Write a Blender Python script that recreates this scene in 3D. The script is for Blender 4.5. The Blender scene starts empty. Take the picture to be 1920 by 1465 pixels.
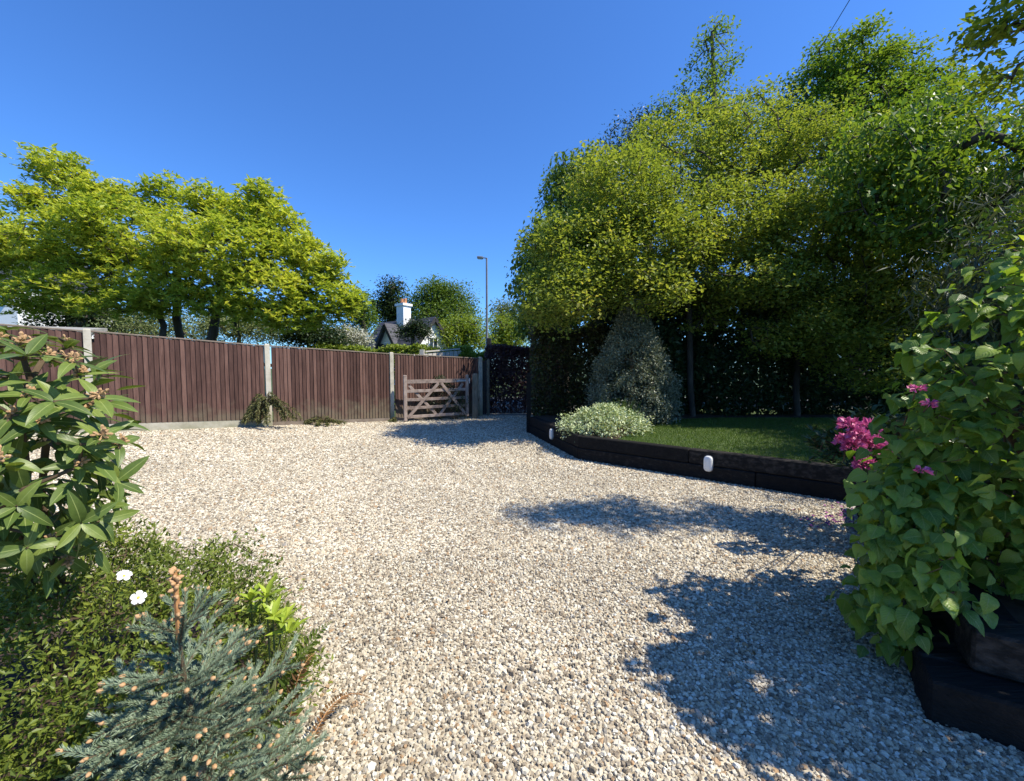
import bpy, math
import numpy as np
from mathutils import Vector, Matrix

# ------------------------------------------------------------------ camera, world, sun, exposure
scene = bpy.context.scene
F_PX, CX, CY, CAM_Z, PITCH = 766.0, 960.0, 732.5, 1.55, math.radians(3.1)
cam_data = bpy.data.cameras.new("camera"); cam = bpy.data.objects.new("camera", cam_data)
scene.collection.objects.link(cam); scene.camera = cam
cam_data.sensor_width = 36.0; cam_data.lens = F_PX / 1920.0 * 36.0
cam_data.clip_start = 0.05; cam_data.clip_end = 3000.0
cam.location = (0, 0, CAM_Z); cam.rotation_euler = (math.pi / 2 - PITCH, 0, 0)

SUN_AZ = Vector((0.96, -0.28, 0)).normalized(); SUN_EL = math.radians(52)
SUN = Vector((SUN_AZ.x * math.cos(SUN_EL), SUN_AZ.y * math.cos(SUN_EL), math.sin(SUN_EL)))
world = bpy.data.worlds.new("World"); scene.world = world; world.use_nodes = True
wn = world.node_tree; wn.nodes.clear()
w_out = wn.nodes.new("ShaderNodeOutputWorld"); w_bg = wn.nodes.new("ShaderNodeBackground")
w_sky = wn.nodes.new("ShaderNodeTexSky"); w_tint = wn.nodes.new("ShaderNodeMix")
w_sky.sky_type = 'NISHITA'; w_sky.sun_disc = False
w_sky.sun_elevation = SUN_EL; w_sky.sun_rotation = math.atan2(SUN_AZ.x, SUN_AZ.y)
w_sky.air_density = 1.0; w_sky.dust_density = 0.3; w_sky.ozone_density = 2.2
w_tint.data_type = 'RGBA'; w_tint.blend_type = 'MULTIPLY'; w_tint.inputs["Factor"].default_value = 1.0
w_tint.inputs["B"].default_value = (0.46, 0.85, 1.40, 1)
w_bg.inputs["Strength"].default_value = 0.105
wn.links.new(w_sky.outputs[0], w_tint.inputs["A"]); wn.links.new(w_tint.outputs["Result"], w_bg.inputs["Color"])
wn.links.new(w_bg.outputs[0], w_out.inputs["Surface"])
sun_data = bpy.data.lights.new("sun", 'SUN'); sun_obj = bpy.data.objects.new("sun", sun_data)
scene.collection.objects.link(sun_obj)
sun_data.energy = 5.0; sun_data.angle = math.radians(0.55); sun_data.color = (1.0, 0.925, 0.79)
sun_obj.rotation_euler = SUN.to_track_quat('Z', 'Y').to_euler(); sun_obj.location = (20, -10, 25)
scene.view_settings.view_transform = 'Standard'; scene.view_settings.look = 'None'
scene.view_settings.exposure = 0.7; scene.view_settings.gamma = 1.0
scene.view_settings.use_curve_mapping = False
try:
    scene.cycles.max_bounces = 8; scene.cycles.transparent_max_bounces = 8
    scene.cycles.use_denoising = True
except Exception:
    pass

# ------------------------------------------------------------------ helpers
COL = scene.collection
WLOC = {}
R = np.random.default_rng(7)
A = lambda *a: np.array(a, dtype=float)

def P(px, py, Y):
    """world point at depth Y seen at photo pixel (px, py)"""
    dx = (px - CX) / F_PX; du = (CY - py) / F_PX
    ry = math.cos(PITCH) + du * math.sin(PITCH); rz = -math.sin(PITCH) + du * math.cos(PITCH)
    t = Y / ry
    return A(dx * t, Y, CAM_Z + rz * t)

def project(p):
    p = np.asarray(p, float); d = p - A(0, 0, CAM_Z)
    fw = d[..., 1] * math.cos(PITCH) - d[..., 2] * math.sin(PITCH)
    up = d[..., 1] * math.sin(PITCH) + d[..., 2] * math.cos(PITCH)
    fw = np.where(fw < 0.05, 0.05, fw)
    return CX + F_PX * d[..., 0] / fw, CY - F_PX * up / fw, fw

def gz(x):
    """the drive climbs gently towards the left-hand fence"""
    x = np.asarray(x, float); k = 0.6
    return 0.069 * np.logaddexp(0, (-3.0 - x) / k) * k

def thing(name, label, cat, loc=(0, 0, 0), group=None):
    o = bpy.data.objects.new(name, None); COL.objects.link(o)
    o.empty_display_size = 0.1; o.location = loc; o["label"] = label; o["category"] = cat
    if group: o["group"] = group
    WLOC[o] = np.array(loc, float)
    return o

def mesh(name, V, F, mat, attrs=None, smooth=False):
    me = bpy.data.meshes.new(name)
    V = np.asarray(V, float)
    if isinstance(F, np.ndarray):
        n, k = F.shape
        me.vertices.add(len(V)); me.vertices.foreach_set("co", V.astype(np.float32).ravel())
        me.loops.add(n * k); me.loops.foreach_set("vertex_index", F.astype(np.int32).ravel())
        me.polygons.add(n); me.polygons.foreach_set("loop_start", np.arange(0, n * k, k, dtype=np.int32))
        me.update(calc_edges=True)
    else:
        me.from_pydata([tuple(v) for v in V], [], F); me.update()
    for k_, a in (attrs or {}).items():
        at = me.attributes.new(k_, 'FLOAT', 'POINT'); at.data.foreach_set("value", np.asarray(a, np.float32))
    if smooth: me.shade_smooth()
    else: me.shade_flat()
    if mat: me.materials.append(mat)
    return me

def part(name, V, F, mat, parent=None, attrs=None, smooth=False, kind=None, label=None):
    V = np.asarray(V, float)
    off = WLOC[parent] if parent is not None else A(0, 0, 0)
    o = bpy.data.objects.new(name, mesh(name, V - off, F, mat, attrs, smooth)); COL.objects.link(o)
    if parent is not None: o.parent = parent
    WLOC[o] = off
    if kind: o["kind"] = kind
    if label: o["label"] = label
    return o

def place(name, me, M, parent, label=None):
    """an object that shares mesh data, at world matrix M (4x4 numpy)"""
    o = bpy.data.objects.new(name, me); COL.objects.link(o)
    M = np.array(M, float); M[:3, 3] -= WLOC[parent]
    o.parent = parent; o.matrix_basis = Matrix(M.tolist())
    if label: o["label"] = label
    return o

def tag(o, label=None, cat=None, group=None, kind=None):
    if label: o["label"] = label
    if cat: o["category"] = cat
    if group: o["group"] = group
    if kind: o["kind"] = kind
    return o

def norm(v):
    v = np.asarray(v, float); n = np.linalg.norm(v, axis=-1, keepdims=True)
    return v / np.where(n < 1e-9, 1, n)

class MB:
    """collects vertices and faces of one mesh"""
    def __init__(s): s.V = []; s.F = []
    def add(s, V, F):
        b = len(s.V); s.V += [tuple(v) for v in V]; s.F += [tuple(i + b for i in f) for f in F]
    def hexa(s, lo, hi):
        s.add(list(lo) + list(hi), [(3, 2, 1, 0), (4, 5, 6, 7), (0, 1, 5, 4), (1, 2, 6, 5), (2, 3, 7, 6), (3, 0, 4, 7)])
    def obox(s, c, ax, ay, az, hx, hy, hz, bev=0.0):
        c, ax, ay, az = map(np.asarray, (c, ax, ay, az))
        if bev <= 0:
            q = [(-1, -1), (1, -1), (1, 1), (-1, 1)]
            s.hexa([c + ax * hx * i + ay * hy * j - az * hz for i, j in q], [c + ax * hx * i + ay * hy * j + az * hz for i, j in q]); return
        b = bev; rings = []
        for zz, ins in ((-hz, b), (-hz + b, 0), (hz - b, 0), (hz, b)):
            x, y = hx - ins, hy - ins
            pts = [(-x + b, -y), (x - b, -y), (x, -y + b), (x, y - b), (x - b, y), (-x + b, y), (-x, y - b), (-x, -y + b)]
            rings.append([c + ax * i + ay * j + az * zz for i, j in pts])
        V = [p for r in rings for p in r]; Fc = [tuple(range(7, -1, -1)), tuple(range(24, 32))]
        for k in range(3):
            for i in range(8):
                j = (i + 1) % 8; Fc.append((k * 8 + i, k * 8 + j, k * 8 + 8 + j, k * 8 + 8 + i))
        s.add(V, Fc)
    def bar(s, a, b, w, h, up=(0, 0, 1), bev=0.0):
        a, b = np.asarray(a, float), np.asarray(b, float); d = norm(b - a)
        up = np.asarray(up, float); sd = norm(np.cross(d, up)); u = np.cross(sd, d)
        s.obox((a + b) / 2, sd, u, d, w / 2, h / 2, np.linalg.norm(b - a) / 2, bev)
    def tube(s, pts, rad, n=8, cap=True):
        pts = [np.asarray(p, float) for p in pts]; rad = rad if hasattr(rad, '__len__') else [rad] * len(pts)
        V = []; Fc = []
        t0 = norm(pts[1] - pts[0]); ref = A(0, 0, 1) if abs(t0[2]) < .9 else A(1, 0, 0)
        for i, p in enumerate(pts):
            t = norm(pts[min(i + 1, len(pts) - 1)] - pts[max(i - 1, 0)])
            u = norm(np.cross(t, ref)); v = np.cross(t, u)
            for k in range(n):
                a = 2 * math.pi * k / n; V.append(p + (u * math.cos(a) + v * math.sin(a)) * rad[i])
        for i in range(len(pts) - 1):
            for k in range(n):
                j = (k + 1) % n; Fc.append((i * n + k, i * n + j, (i + 1) * n + j, (i + 1) * n + k))
        if cap: Fc += [tuple(range(n - 1, -1, -1)), tuple(range((len(pts) - 1) * n, len(pts) * n))]
        s.add(V, Fc)
    def build(s, name, mat, parent=None, smooth=False, kind=None, label=None):
        return part(name, np.array(s.V), s.F, mat, parent, None, smooth, kind, label)

# ------------------------------------------------------------------ materials
def new_mat(name):
    m = bpy.data.materials.new(name); m.use_nodes = True; nt = m.node_tree; nt.nodes.clear()
    out = nt.nodes.new("ShaderNodeOutputMaterial")
    return m, nt, out

def ramp(nt, stops, interp='LINEAR'):
    r = nt.nodes.new("ShaderNodeValToRGB"); cr = r.color_ramp; cr.interpolation = interp
    while len(cr.elements) < len(stops): cr.elements.new(0.5)
    for e, (p, c) in zip(cr.elements, stops): e.position = p; e.color = (*c, 1)
    return r

def tex(nt, kind, scale, vec=None, **kw):
    n = nt.nodes.new(kind)
    if "Scale" in n.inputs: n.inputs["Scale"].default_value = scale
    for k, v in kw.items():
        if k in n.inputs: n.inputs[k].default_value = v
    if vec is not None: nt.links.new(vec, n.inputs["Vector"])
    return n

def m_math(nt, op, a, b=None):
    n = nt.nodes.new("ShaderNodeMath"); n.operation = op
    for i, v in enumerate((a, b)):
        if v is None: continue
        if isinstance(v, (int, float)): n.inputs[i].default_value = v
        else: nt.links.new(v, n.inputs[i])
    return n.outputs[0]

def mat_leaf(name, stops, rough=0.45, trans=0.3, tcol=(1.25, 1.2, 0.5), objrand=False, noise=1.2, spec=0.35, veins=None):
    m, nt, out = new_mat(name); L = nt.links
    tc = nt.nodes.new("ShaderNodeTexCoord")
    if objrand:
        s = nt.nodes.new("ShaderNodeObjectInfo").outputs["Random"]
    else:
        at = nt.nodes.new("ShaderNodeAttribute"); at.attribute_name = "rnd"; s = at.outputs["Fac"]
    nz = tex(nt, "ShaderNodeTexNoise", noise, tc.outputs["Object"], Detail=2.0)
    f = m_math(nt, 'ADD', m_math(nt, 'MULTIPLY', s, 0.75), m_math(nt, 'MULTIPLY', m_math(nt, 'SUBTRACT', nz.outputs["Fac"], 0.25), 0.5))
    rp = ramp(nt, stops); L.new(f, rp.inputs[0]); colour = rp.outputs[0]
    bs = nt.nodes.new("ShaderNodeBsdfPrincipled")
    if veins:
        a1 = nt.nodes.new("ShaderNodeAttribute"); a1.attribute_name = "along"
        a2 = nt.nodes.new("ShaderNodeAttribute"); a2.attribute_name = "across"
        ab = m_math(nt, 'ABSOLUTE', a2.outputs["Fac"])
        mid = m_math(nt, 'LESS_THAN', ab, veins["mid"])
        fr = m_math(nt, 'FRACT', m_math(nt, 'MULTIPLY', m_math(nt, 'SUBTRACT', a1.outputs["Fac"], m_math(nt, 'MULTIPLY', ab, veins["slant"])), veins["n"]))
        tri = m_math(nt, 'ABSOLUTE', m_math(nt, 'SUBTRACT', fr, 0.5))
        side = m_math(nt, 'MULTIPLY', m_math(nt, 'GREATER_THAN', tri, 0.5 - veins["w"]), veins["side"])
        vm = m_math(nt, 'MAXIMUM', m_math(nt, 'MULTIPLY', mid, 0.8), side)
        mx = nt.nodes.new("ShaderNodeMix"); mx.data_type = 'RGBA'
        L.new(vm, mx.inputs["Factor"]); L.new(colour, mx.inputs["A"]); mx.inputs["B"].default_value = (*veins["col"], 1)
        colour = mx.outputs["Result"]
        bp = nt.nodes.new("ShaderNodeBump"); bp.inputs["Strength"].default_value = veins.get("bump", .35); bp.inputs["Distance"].default_value = 0.004
        L.new(tri, bp.inputs["Height"]); L.new(bp.outputs[0], bs.inputs["Normal"])
    L.new(colour, bs.inputs["Base Color"]); bs.inputs["Roughness"].default_value = rough
    bs.inputs["Specular IOR Level"].default_value = spec
    tr = nt.nodes.new("ShaderNodeBsdfTranslucent")
    mu = nt.nodes.new("ShaderNodeMix"); mu.data_type = 'RGBA'; mu.blend_type = 'MULTIPLY'; mu.inputs["Factor"].default_value = 1.0
    L.new(colour, mu.inputs["A"]); mu.inputs["B"].default_value = (*tcol, 1); L.new(mu.outputs["Result"], tr.inputs["Color"])
    ms = nt.nodes.new("ShaderNodeMixShader"); ms.inputs[0].default_value = trans
    L.new(bs.outputs[0], ms.inputs[1]); L.new(tr.outputs[0], ms.inputs[2]); L.new(ms.outputs[0], out.inputs[0])
    return m

def mat_solid(name, stops, scale=4.0, rough=0.7, stretch=(1, 1, 1), bump=0.0, bscale=30.0, objvar=0.0, spec=0.3, detail=5.0, metal=0.0, dirt=None):
    """noise-coloured surface with optional per-object tone and relief"""
    m, nt, out = new_mat(name); L = nt.links
    tc = nt.nodes.new("ShaderNodeTexCoord"); mp = nt.nodes.new("ShaderNodeMapping"); mp.inputs["Scale"].default_value = stretch
    L.new(tc.outputs["Object"], mp.inputs["Vector"])
    nz = tex(nt, "ShaderNodeTexNoise", scale, mp.outputs[0], Detail=detail, Roughness=0.6)
    f = nz.outputs["Fac"]
    f = m_math(nt, 'ADD', m_math(nt, 'MULTIPLY', m_math(nt, 'SUBTRACT', f, 0.5), 1.6), 0.5)
    if objvar:
        oi = nt.nodes.new("ShaderNodeObjectInfo")
        f = m_math(nt, 'ADD', f, m_math(nt, 'MULTIPLY', m_math(nt, 'SUBTRACT', oi.outputs["Random"], 0.5), objvar))
    rp = ramp(nt, stops); L.new(f, rp.inputs[0]); colour = rp.outputs[0]
    if dirt:   # splashed soil and algae creeping up from the foot
        sx = nt.nodes.new("ShaderNodeSeparateXYZ"); L.new(tc.outputs["Object"], sx.inputs[0])
        dn = tex(nt, "ShaderNodeTexNoise", 5.0, tc.outputs["Object"], Detail=6.0)
        lv_ = m_math(nt, 'SUBTRACT', m_math(nt, 'MULTIPLY', dn.outputs["Fac"], dirt[1]), sx.outputs[2])
        fd_ = nt.nodes.new("ShaderNodeClamp"); L.new(m_math(nt, 'MULTIPLY', lv_, 2.2), fd_.inputs[0])
        mxd = nt.nodes.new("ShaderNodeMix"); mxd.data_type = 'RGBA'; L.new(m_math(nt, 'MULTIPLY', fd_.outputs[0], .7), mxd.inputs["Factor"])
        L.new(colour, mxd.inputs["A"]); mxd.inputs["B"].default_value = (*dirt[0], 1); colour = mxd.outputs["Result"]
    bs = nt.nodes.new("ShaderNodeBsdfPrincipled"); L.new(colour, bs.inputs["Base Color"])
    bs.inputs["Roughness"].default_value = rough; bs.inputs["Specular IOR Level"].default_value = spec; bs.inputs["Metallic"].default_value = metal
    if bump:
        nb = tex(nt, "ShaderNodeTexNoise", bscale, mp.outputs[0], Detail=6.0)
        bp = nt.nodes.new("ShaderNodeBump"); bp.inputs["Strength"].default_value = bump; bp.inputs["Distance"].default_value = 0.01
        L.new(nb.outputs["Fac"], bp.inputs["Height"]); L.new(bp.outputs[0], bs.inputs["Normal"])
    L.new(bs.outputs[0], out.inputs[0])
    return m

def mat_gravel(name, base=False):
    m, nt, out = new_mat(name); L = nt.links
    tc = nt.nodes.new("ShaderNodeTexCoord")
    stops = [(0, (.17, .145, .12)), (.05, (.27, .22, .17)), (.14, (.36, .30, .235)), (.30, (.50, .43, .34)), (.47, (.60, .53, .43)),
             (.66, (.68, .62, .53)), (.82, (.78, .74, .67)), (.92, (.42, .28, .17)), (.95, (.38, .35, .32)), (.985, (.24, .225, .215))]
    stops = [(p_, tuple(c * k_ for c, k_ in zip(cl, (.79, .785, .71)))) for p_, cl in stops]
    rp = ramp(nt, stops, 'LINEAR' if base else 'CONSTANT')
    if base:
        vo = tex(nt, "ShaderNodeTexVoronoi", 42.0, tc.outputs["Object"])
        sp = nt.nodes.new("ShaderNodeSeparateColor"); L.new(vo.outputs["Color"], sp.inputs[0])
        L.new(m_math(nt, 'ADD', m_math(nt, 'MULTIPLY', sp.outputs[0], 0.5), 0.15), rp.inputs[0])
    else:
        at = nt.nodes.new("ShaderNodeAttribute"); at.attribute_name = "rnd"; L.new(at.outputs["Fac"], rp.inputs[0])
    nz = tex(nt, "ShaderNodeTexNoise", 90.0, tc.outputs["Object"], Detail=4.0)
    big = tex(nt, "ShaderNodeTexNoise", 0.7, tc.outputs["Object"], Detail=3.0)
    mul = m_math(nt, 'MULTIPLY', m_math(nt, 'ADD', m_math(nt, 'MULTIPLY', nz.outputs["Fac"], 0.5), 0.75), m_math(nt, 'ADD', m_math(nt, 'MULTIPLY', big.outputs["Fac"], 0.6), 0.7))
    cmb = nt.nodes.new("ShaderNodeMix"); cmb.data_type = 'RGBA'; cmb.blend_type = 'MULTIPLY'; cmb.inputs["Factor"].default_value = 1
    cc = nt.nodes.new("ShaderNodeCombineColor")
    for i in range(3): L.new(mul, cc.inputs[i])
    L.new(rp.outputs[0], cmb.inputs["A"]); L.new(cc.outputs[0], cmb.inputs["B"])
    bs = nt.nodes.new("ShaderNodeBsdfPrincipled"); L.new(cmb.outputs["Result"], bs.inputs["Base Color"])
    bs.inputs["Roughness"].default_value = 0.75; bs.inputs["Specular IOR Level"].default_value = 0.3
    bp = nt.nodes.new("ShaderNodeBump"); bp.inputs["Strength"].default_value = 0.5; bp.inputs["Distance"].default_value = 0.006
    if base: L.new(vo.outputs["Distance"], bp.inputs["Height"]); bp.invert = True
    else: L.new(nz.outputs["Fac"], bp.inputs["Height"])
    L.new(bp.outputs[0], bs.inputs["Normal"]); L.new(bs.outputs[0], out.inputs[0])
    return m

M = {}
M['gravel'] = mat_gravel("gravel_stone"); M['gravel_base'] = mat_gravel("gravel_bed", True)
M['grass_ground'] = mat_solid("grass_ground", [(0, (.03, .055, .015)), (1, (.07, .10, .03))], 3.0, 0.9)
M['tarmac'] = mat_solid("tarmac", [(0, (.10, .10, .10)), (1, (.17, .17, .165))], 40, 0.9, bump=.3, bscale=200)
M['soil'] = mat_solid("soil", [(0, (.03, .02, .013)), (1, (.075, .05, .035))], 14, 0.95, bump=.8, bscale=30)
M['board'] = mat_solid("stained_board", [(0, (.044, .021, .017)), (.5, (.080, .041, .033)), (1, (.135, .075, .060))], 3.0, 0.8, (7, 7, 0.8), .35, 14, 0.8, dirt=((.13, .11, .075), 1.1))
M['rail'] = mat_solid("weathered_rail", [(0, (.10, .075, .06)), (1, (.24, .20, .16))], 5.0, 0.85, (1, 1, 1), .3, 30)
M['concrete'] = mat_solid("concrete", [(0, (.27, .25, .20)), (.5, (.42, .395, .325)), (1, (.52, .49, .42))], 6.0, 0.9, (1, 1, 1), .25, 90, 0.2, dirt=((.16, .16, .09), .9))
M['gate'] = mat_solid("weathered_gate_timber", [(0, (.12, .09, .075)), (.5, (.25, .195, .165)), (1, (.36, .30, .26))], 5.0, 0.85, (2, 2, 2), .3, 40, 0.35)
M['old_post'] = mat_solid("mossy_post_timber", [(0, (.06, .055, .04)), (.5, (.15, .135, .10)), (1, (.24, .22, .17))], 5.0, 0.9, (4, 4, .8), .5, 30, 0.3)
M['metal'] = mat_solid("galvanised", [(0, (.35, .36, .38)), (1, (.55, .56, .58))], 20, 0.45, metal=.6)
M['sleeper'] = mat_solid("black_stained_sleeper", [(0, (.008, .008, .008)), (.6, (.016, .015, .014)), (1, (.055, .048, .042))], 3.5, 0.85, (.6, 7, 7), .9, 14, 0.5, spec=.12)
M['white_plastic'] = mat_solid("white_plastic", [(0, (.62, .62, .60)), (1, (.74, .74, .71))], 8, 0.35)
M['grey_plastic'] = mat_solid("grey_plastic", [(0, (.20, .20, .20)), (1, (.28, .28, .28))], 8, 0.5)
M['bark'] = mat_solid("bark", [(0, (.025, .02, .016)), (.5, (.06, .05, .04)), (1, (.11, .095, .08))], 6.0, 0.95, (1, 1, .35), .7, 18)
M['pale_bark'] = mat_solid("pale_bark", [(0, (.05, .045, .035)), (1, (.16, .14, .11))], 6.0, 0.95, (1, 1, .35), .6, 18)
M['twig'] = mat_solid("twig", [(0, (.05, .035, .02)), (1, (.12, .085, .05))], 20, 0.9)
M['green_stem'] = mat_solid("green_stem", [(0, (.08, .11, .03)), (1, (.15, .16, .06))], 20, 0.7)
M['render'] = mat_solid("white_render", [(0, (.72, .72, .70)), (1, (.82, .82, .80))], 2, 0.9, bump=.2, bscale=60)
M['slate'] = mat_solid("slate", [(0, (.035, .036, .045)), (1, (.085, .085, .10))], 5, 0.6, objvar=.6)
M['felt'] = mat_solid("roofing_felt", [(0, (.20, .20, .20)), (1, (.34, .34, .33))], 8, 0.9, bump=.4, bscale=150)
M['terracotta'] = mat_solid("terracotta", [(0, (.42, .17, .08)), (1, (.58, .27, .13))], 9, 0.8)
M['dark_wood'] = mat_solid("dark_bargeboard", [(0, (.015, .014, .014)), (1, (.04, .037, .035))], 9, 0.7)
M['window'] = mat_solid("window_glass", [(0, (.02, .025, .03)), (1, (.04, .045, .05))], 3, 0.1, spec=.6)
M['pale_wood'] = mat_solid("silvered_timber", [(0, (.40, .37, .32)), (1, (.58, .55, .49))], 5, 0.85, (4, 4, .6), .3, 30, .4)
M['lamp_metal'] = mat_solid("lamp_column_paint", [(0, (.16, .17, .18)), (1, (.24, .25, .26))], 6, 0.5, metal=.3)
M['black'] = mat_solid("black_rubber", [(0, (.012, .012, .013)), (1, (.03, .03, .03))], 6, 0.6)
G = lambda *s: list(s)
M['lf_magnolia'] = mat_leaf("magnolia_leaf", G((0, (.15, .235, .04)), (.35, (.31, .40, .06)), (.7, (.50, .54, .10)), (1, (.66, .62, .16))), .42, .48, noise=.45)
M['lf_maple'] = mat_leaf("maple_leaf", G((0, (.095, .145, .03)), (.45, (.205, .27, .05)), (.8, (.33, .37, .08)), (1, (.44, .37, .10))), .45, .48, noise=.5)
M['lf_oak'] = mat_leaf("oak_leaf", G((0, (.07, .135, .022)), (.5, (.14, .23, .032)), (1, (.24, .31, .045))), .45, .45, noise=.4)
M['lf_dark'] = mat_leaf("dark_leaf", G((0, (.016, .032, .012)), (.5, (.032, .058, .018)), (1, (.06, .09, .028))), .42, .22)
M['lf_mid'] = mat_leaf("mid_leaf", G((0, (.055, .105, .02)), (.5, (.11, .18, .032)), (1, (.19, .26, .05))), .5, .38, noise=.3)
M['lf_bright'] = mat_leaf("bright_leaf", G((0, (.10, .16, .02)), (.5, (.19, .26, .03)), (1, (.31, .35, .05))), .5, .4, noise=.3)
M['lf_grey'] = mat_leaf("grey_green_leaf", G((0, (.08, .12, .04)), (.5, (.16, .20, .07)), (1, (.26, .29, .12))), .55, .2)
M['lf_blossom'] = mat_leaf("blossom_petals", G((0, (.10, .13, .06)), (.35, (.30, .31, .24)), (1, (.66, .64, .58))), .6, .25)
M['lf_copper'] = mat_leaf("copper_beech_leaf", G((0, (.04, .025, .032)), (.5, (.085, .048, .058)), (1, (.15, .10, .06))), .4, .3, (1.3, .8, .7))
M['lf_beech'] = mat_leaf("mixed_beech_leaf", G((0, (.035, .025, .018)), (.45, (.055, .05, .02)), (1, (.10, .13, .03))), .4, .3)
M['lf_pittosporum'] = mat_leaf("pittosporum_leaf", G((0, (.055, .075, .045)), (.5, (.14, .165, .11)), (1, (.36, .38, .27))), .4, .15)
M['lf_variegated'] = mat_leaf("variegated_leaf", G((0, (.12, .20, .06)), (.35, (.34, .42, .20)), (1, (.70, .72, .50))), .45, .2)
M['lf_bamboo'] = mat_leaf("bamboo_leaf", G((0, (.022, .036, .022)), (.55, (.05, .072, .042)), (.9, (.10, .11, .06)), (1, (.16, .13, .05))), .6, .25)
M['lf_rhodo'] = mat_leaf("rhododendron_leaf", G((0, (.02, .04, .014)), (1, (.06, .095, .03))), .35, .15)
M['lf_cistus'] = mat_leaf("cistus_leaf", G((0, (.06, .095, .016)), (.5, (.14, .185, .03)), (.85, (.25, .29, .045)), (1, (.40, .40, .065))), .42, .32, noise=4)
M['lf_laurel'] = mat_leaf("laurel_leaf", G((0, (.05, .085, .018)), (.5, (.10, .15, .03)), (1, (.20, .25, .05))), .42, .24, (1.3, 1.3, .35), True, noise=6, spec=.32,
                          veins=dict(mid=.06, slant=.25, n=9, w=.05, side=.05, col=(.26, .31, .10), bump=.06))
M['lf_hazel'] = mat_leaf("hazel_leaf", G((0, (.055, .12, .02)), (.45, (.14, .245, .038)), (.85, (.27, .38, .065)), (1, (.42, .44, .09))), .40, .46, (1.25, 1.25, .4), True, noise=8, spec=.35,
                         veins=dict(mid=.05, slant=.33, n=8, w=.08, side=.35, col=(.24, .31, .11), bump=.5))
M['lf_hazel_mass'] = mat_leaf("hazel_leaf_inner", G((0, (.055, .12, .02)), (.45, (.14, .245, .038)), (.85, (.27, .38, .065)), (1, (.42, .44, .09))), .40, .46, (1.25, 1.25, .4), False, noise=8,
                              veins=dict(mid=.05, slant=.33, n=8, w=.08, side=.35, col=(.24, .31, .11), bump=.5))
M['lf_skimmia'] = mat_leaf("yellow_shoot_leaf", G((0, (.22, .32, .03)), (1, (.40, .48, .06))), .4, .3, objrand=True, noise=5)
M['lf_fern'] = mat_leaf("fern_leaf", G((0, (.07, .12, .02)), (.7, (.13, .18, .03)), (1, (.22, .20, .05))), .5, .3)
M['lf_dryfern'] = mat_leaf("dry_fern_leaf", G((0, (.07, .04, .015)), (1, (.22, .11, .04))), .7, .2)
M['needle'] = mat_leaf("spruce_needle", G((0, (.095, .14, .09)), (.6, (.22, .285, .19)), (1, (.38, .44, .28))), .45, .15, (1, 1, .8), noise=5)
M['bud'] = mat_solid("spruce_bud", [(0, (.28, .15, .07)), (1, (.56, .36, .18))], 60, 0.7)
M['leader'] = mat_solid("spruce_leader", [(0, (.24, .11, .04)), (1, (.42, .22, .09))], 60, 0.8)
M['seed'] = mat_solid("seed_head", [(0, (.22, .12, .05)), (1, (.48, .32, .17))], 60, 0.8)
M['petal_white'] = mat_solid("white_petal", [(0, (.66, .66, .64)), (1, (.78, .78, .75))], 20, 0.6)
M['stamen'] = mat_solid("yellow_stamen", [(0, (.6, .42, .05)), (1, (.7, .55, .1))], 40, 0.7)
M['petal_pink'] = mat_leaf("pink_petal", G((0, (.38, .05, .17)), (.5, (.58, .11, .30)), (1, (.74, .26, .46))), .5, .25, (1, 1, 1), noise=8)
M['petal_fallen'] = mat_leaf("fallen_petal", G((0, (.14, .03, .12)), (1, (.30, .08, .26))), .6, .1, (1, 1, 1))
M['grass'] = mat_leaf("grass_blade", G((0, (.05, .10, .014)), (.5, (.085, .15, .02)), (1, (.15, .21, .035))), .5, .3, noise=.8)
M['weeping'] = mat_leaf("weeping_conifer_leaf", G((0, (.05, .06, .02)), (.6, (.10, .105, .03)), (1, (.19, .17, .06))), .5, .15, noise=5)

# ------------------------------------------------------------------ foliage tools
def kite_leaves(p, d, n, L, W, fold=0.18, droop=0.0):
    """p base, d axis, n up-normal, L length, W width : folded four-cornered leaves"""
    d = norm(d); n = norm(n - d * np.sum(n * d, 1, keepdims=True)); s = np.cross(d, n)
    L = L[:, None]; W = W[:, None]
    tip = p + d * L - A(0, 0, 1) * L * droop
    mid = p + d * L * 0.45
    l = mid + s * W * .5 + n * W * fold; r = mid - s * W * .5 + n * W * fold
    V = np.stack([p, l, tip, r], 1).reshape(-1, 3)
    k = np.arange(len(p))[:, None] * 4
    F = np.stack([k + A(0, 1, 2).astype(int), k + A(0, 2, 3).astype(int)], 1).reshape(-1, 3)
    return V, F

def rand_dirs(rng, n):
    return norm(rng.normal(size=(n, 3)))

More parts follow.
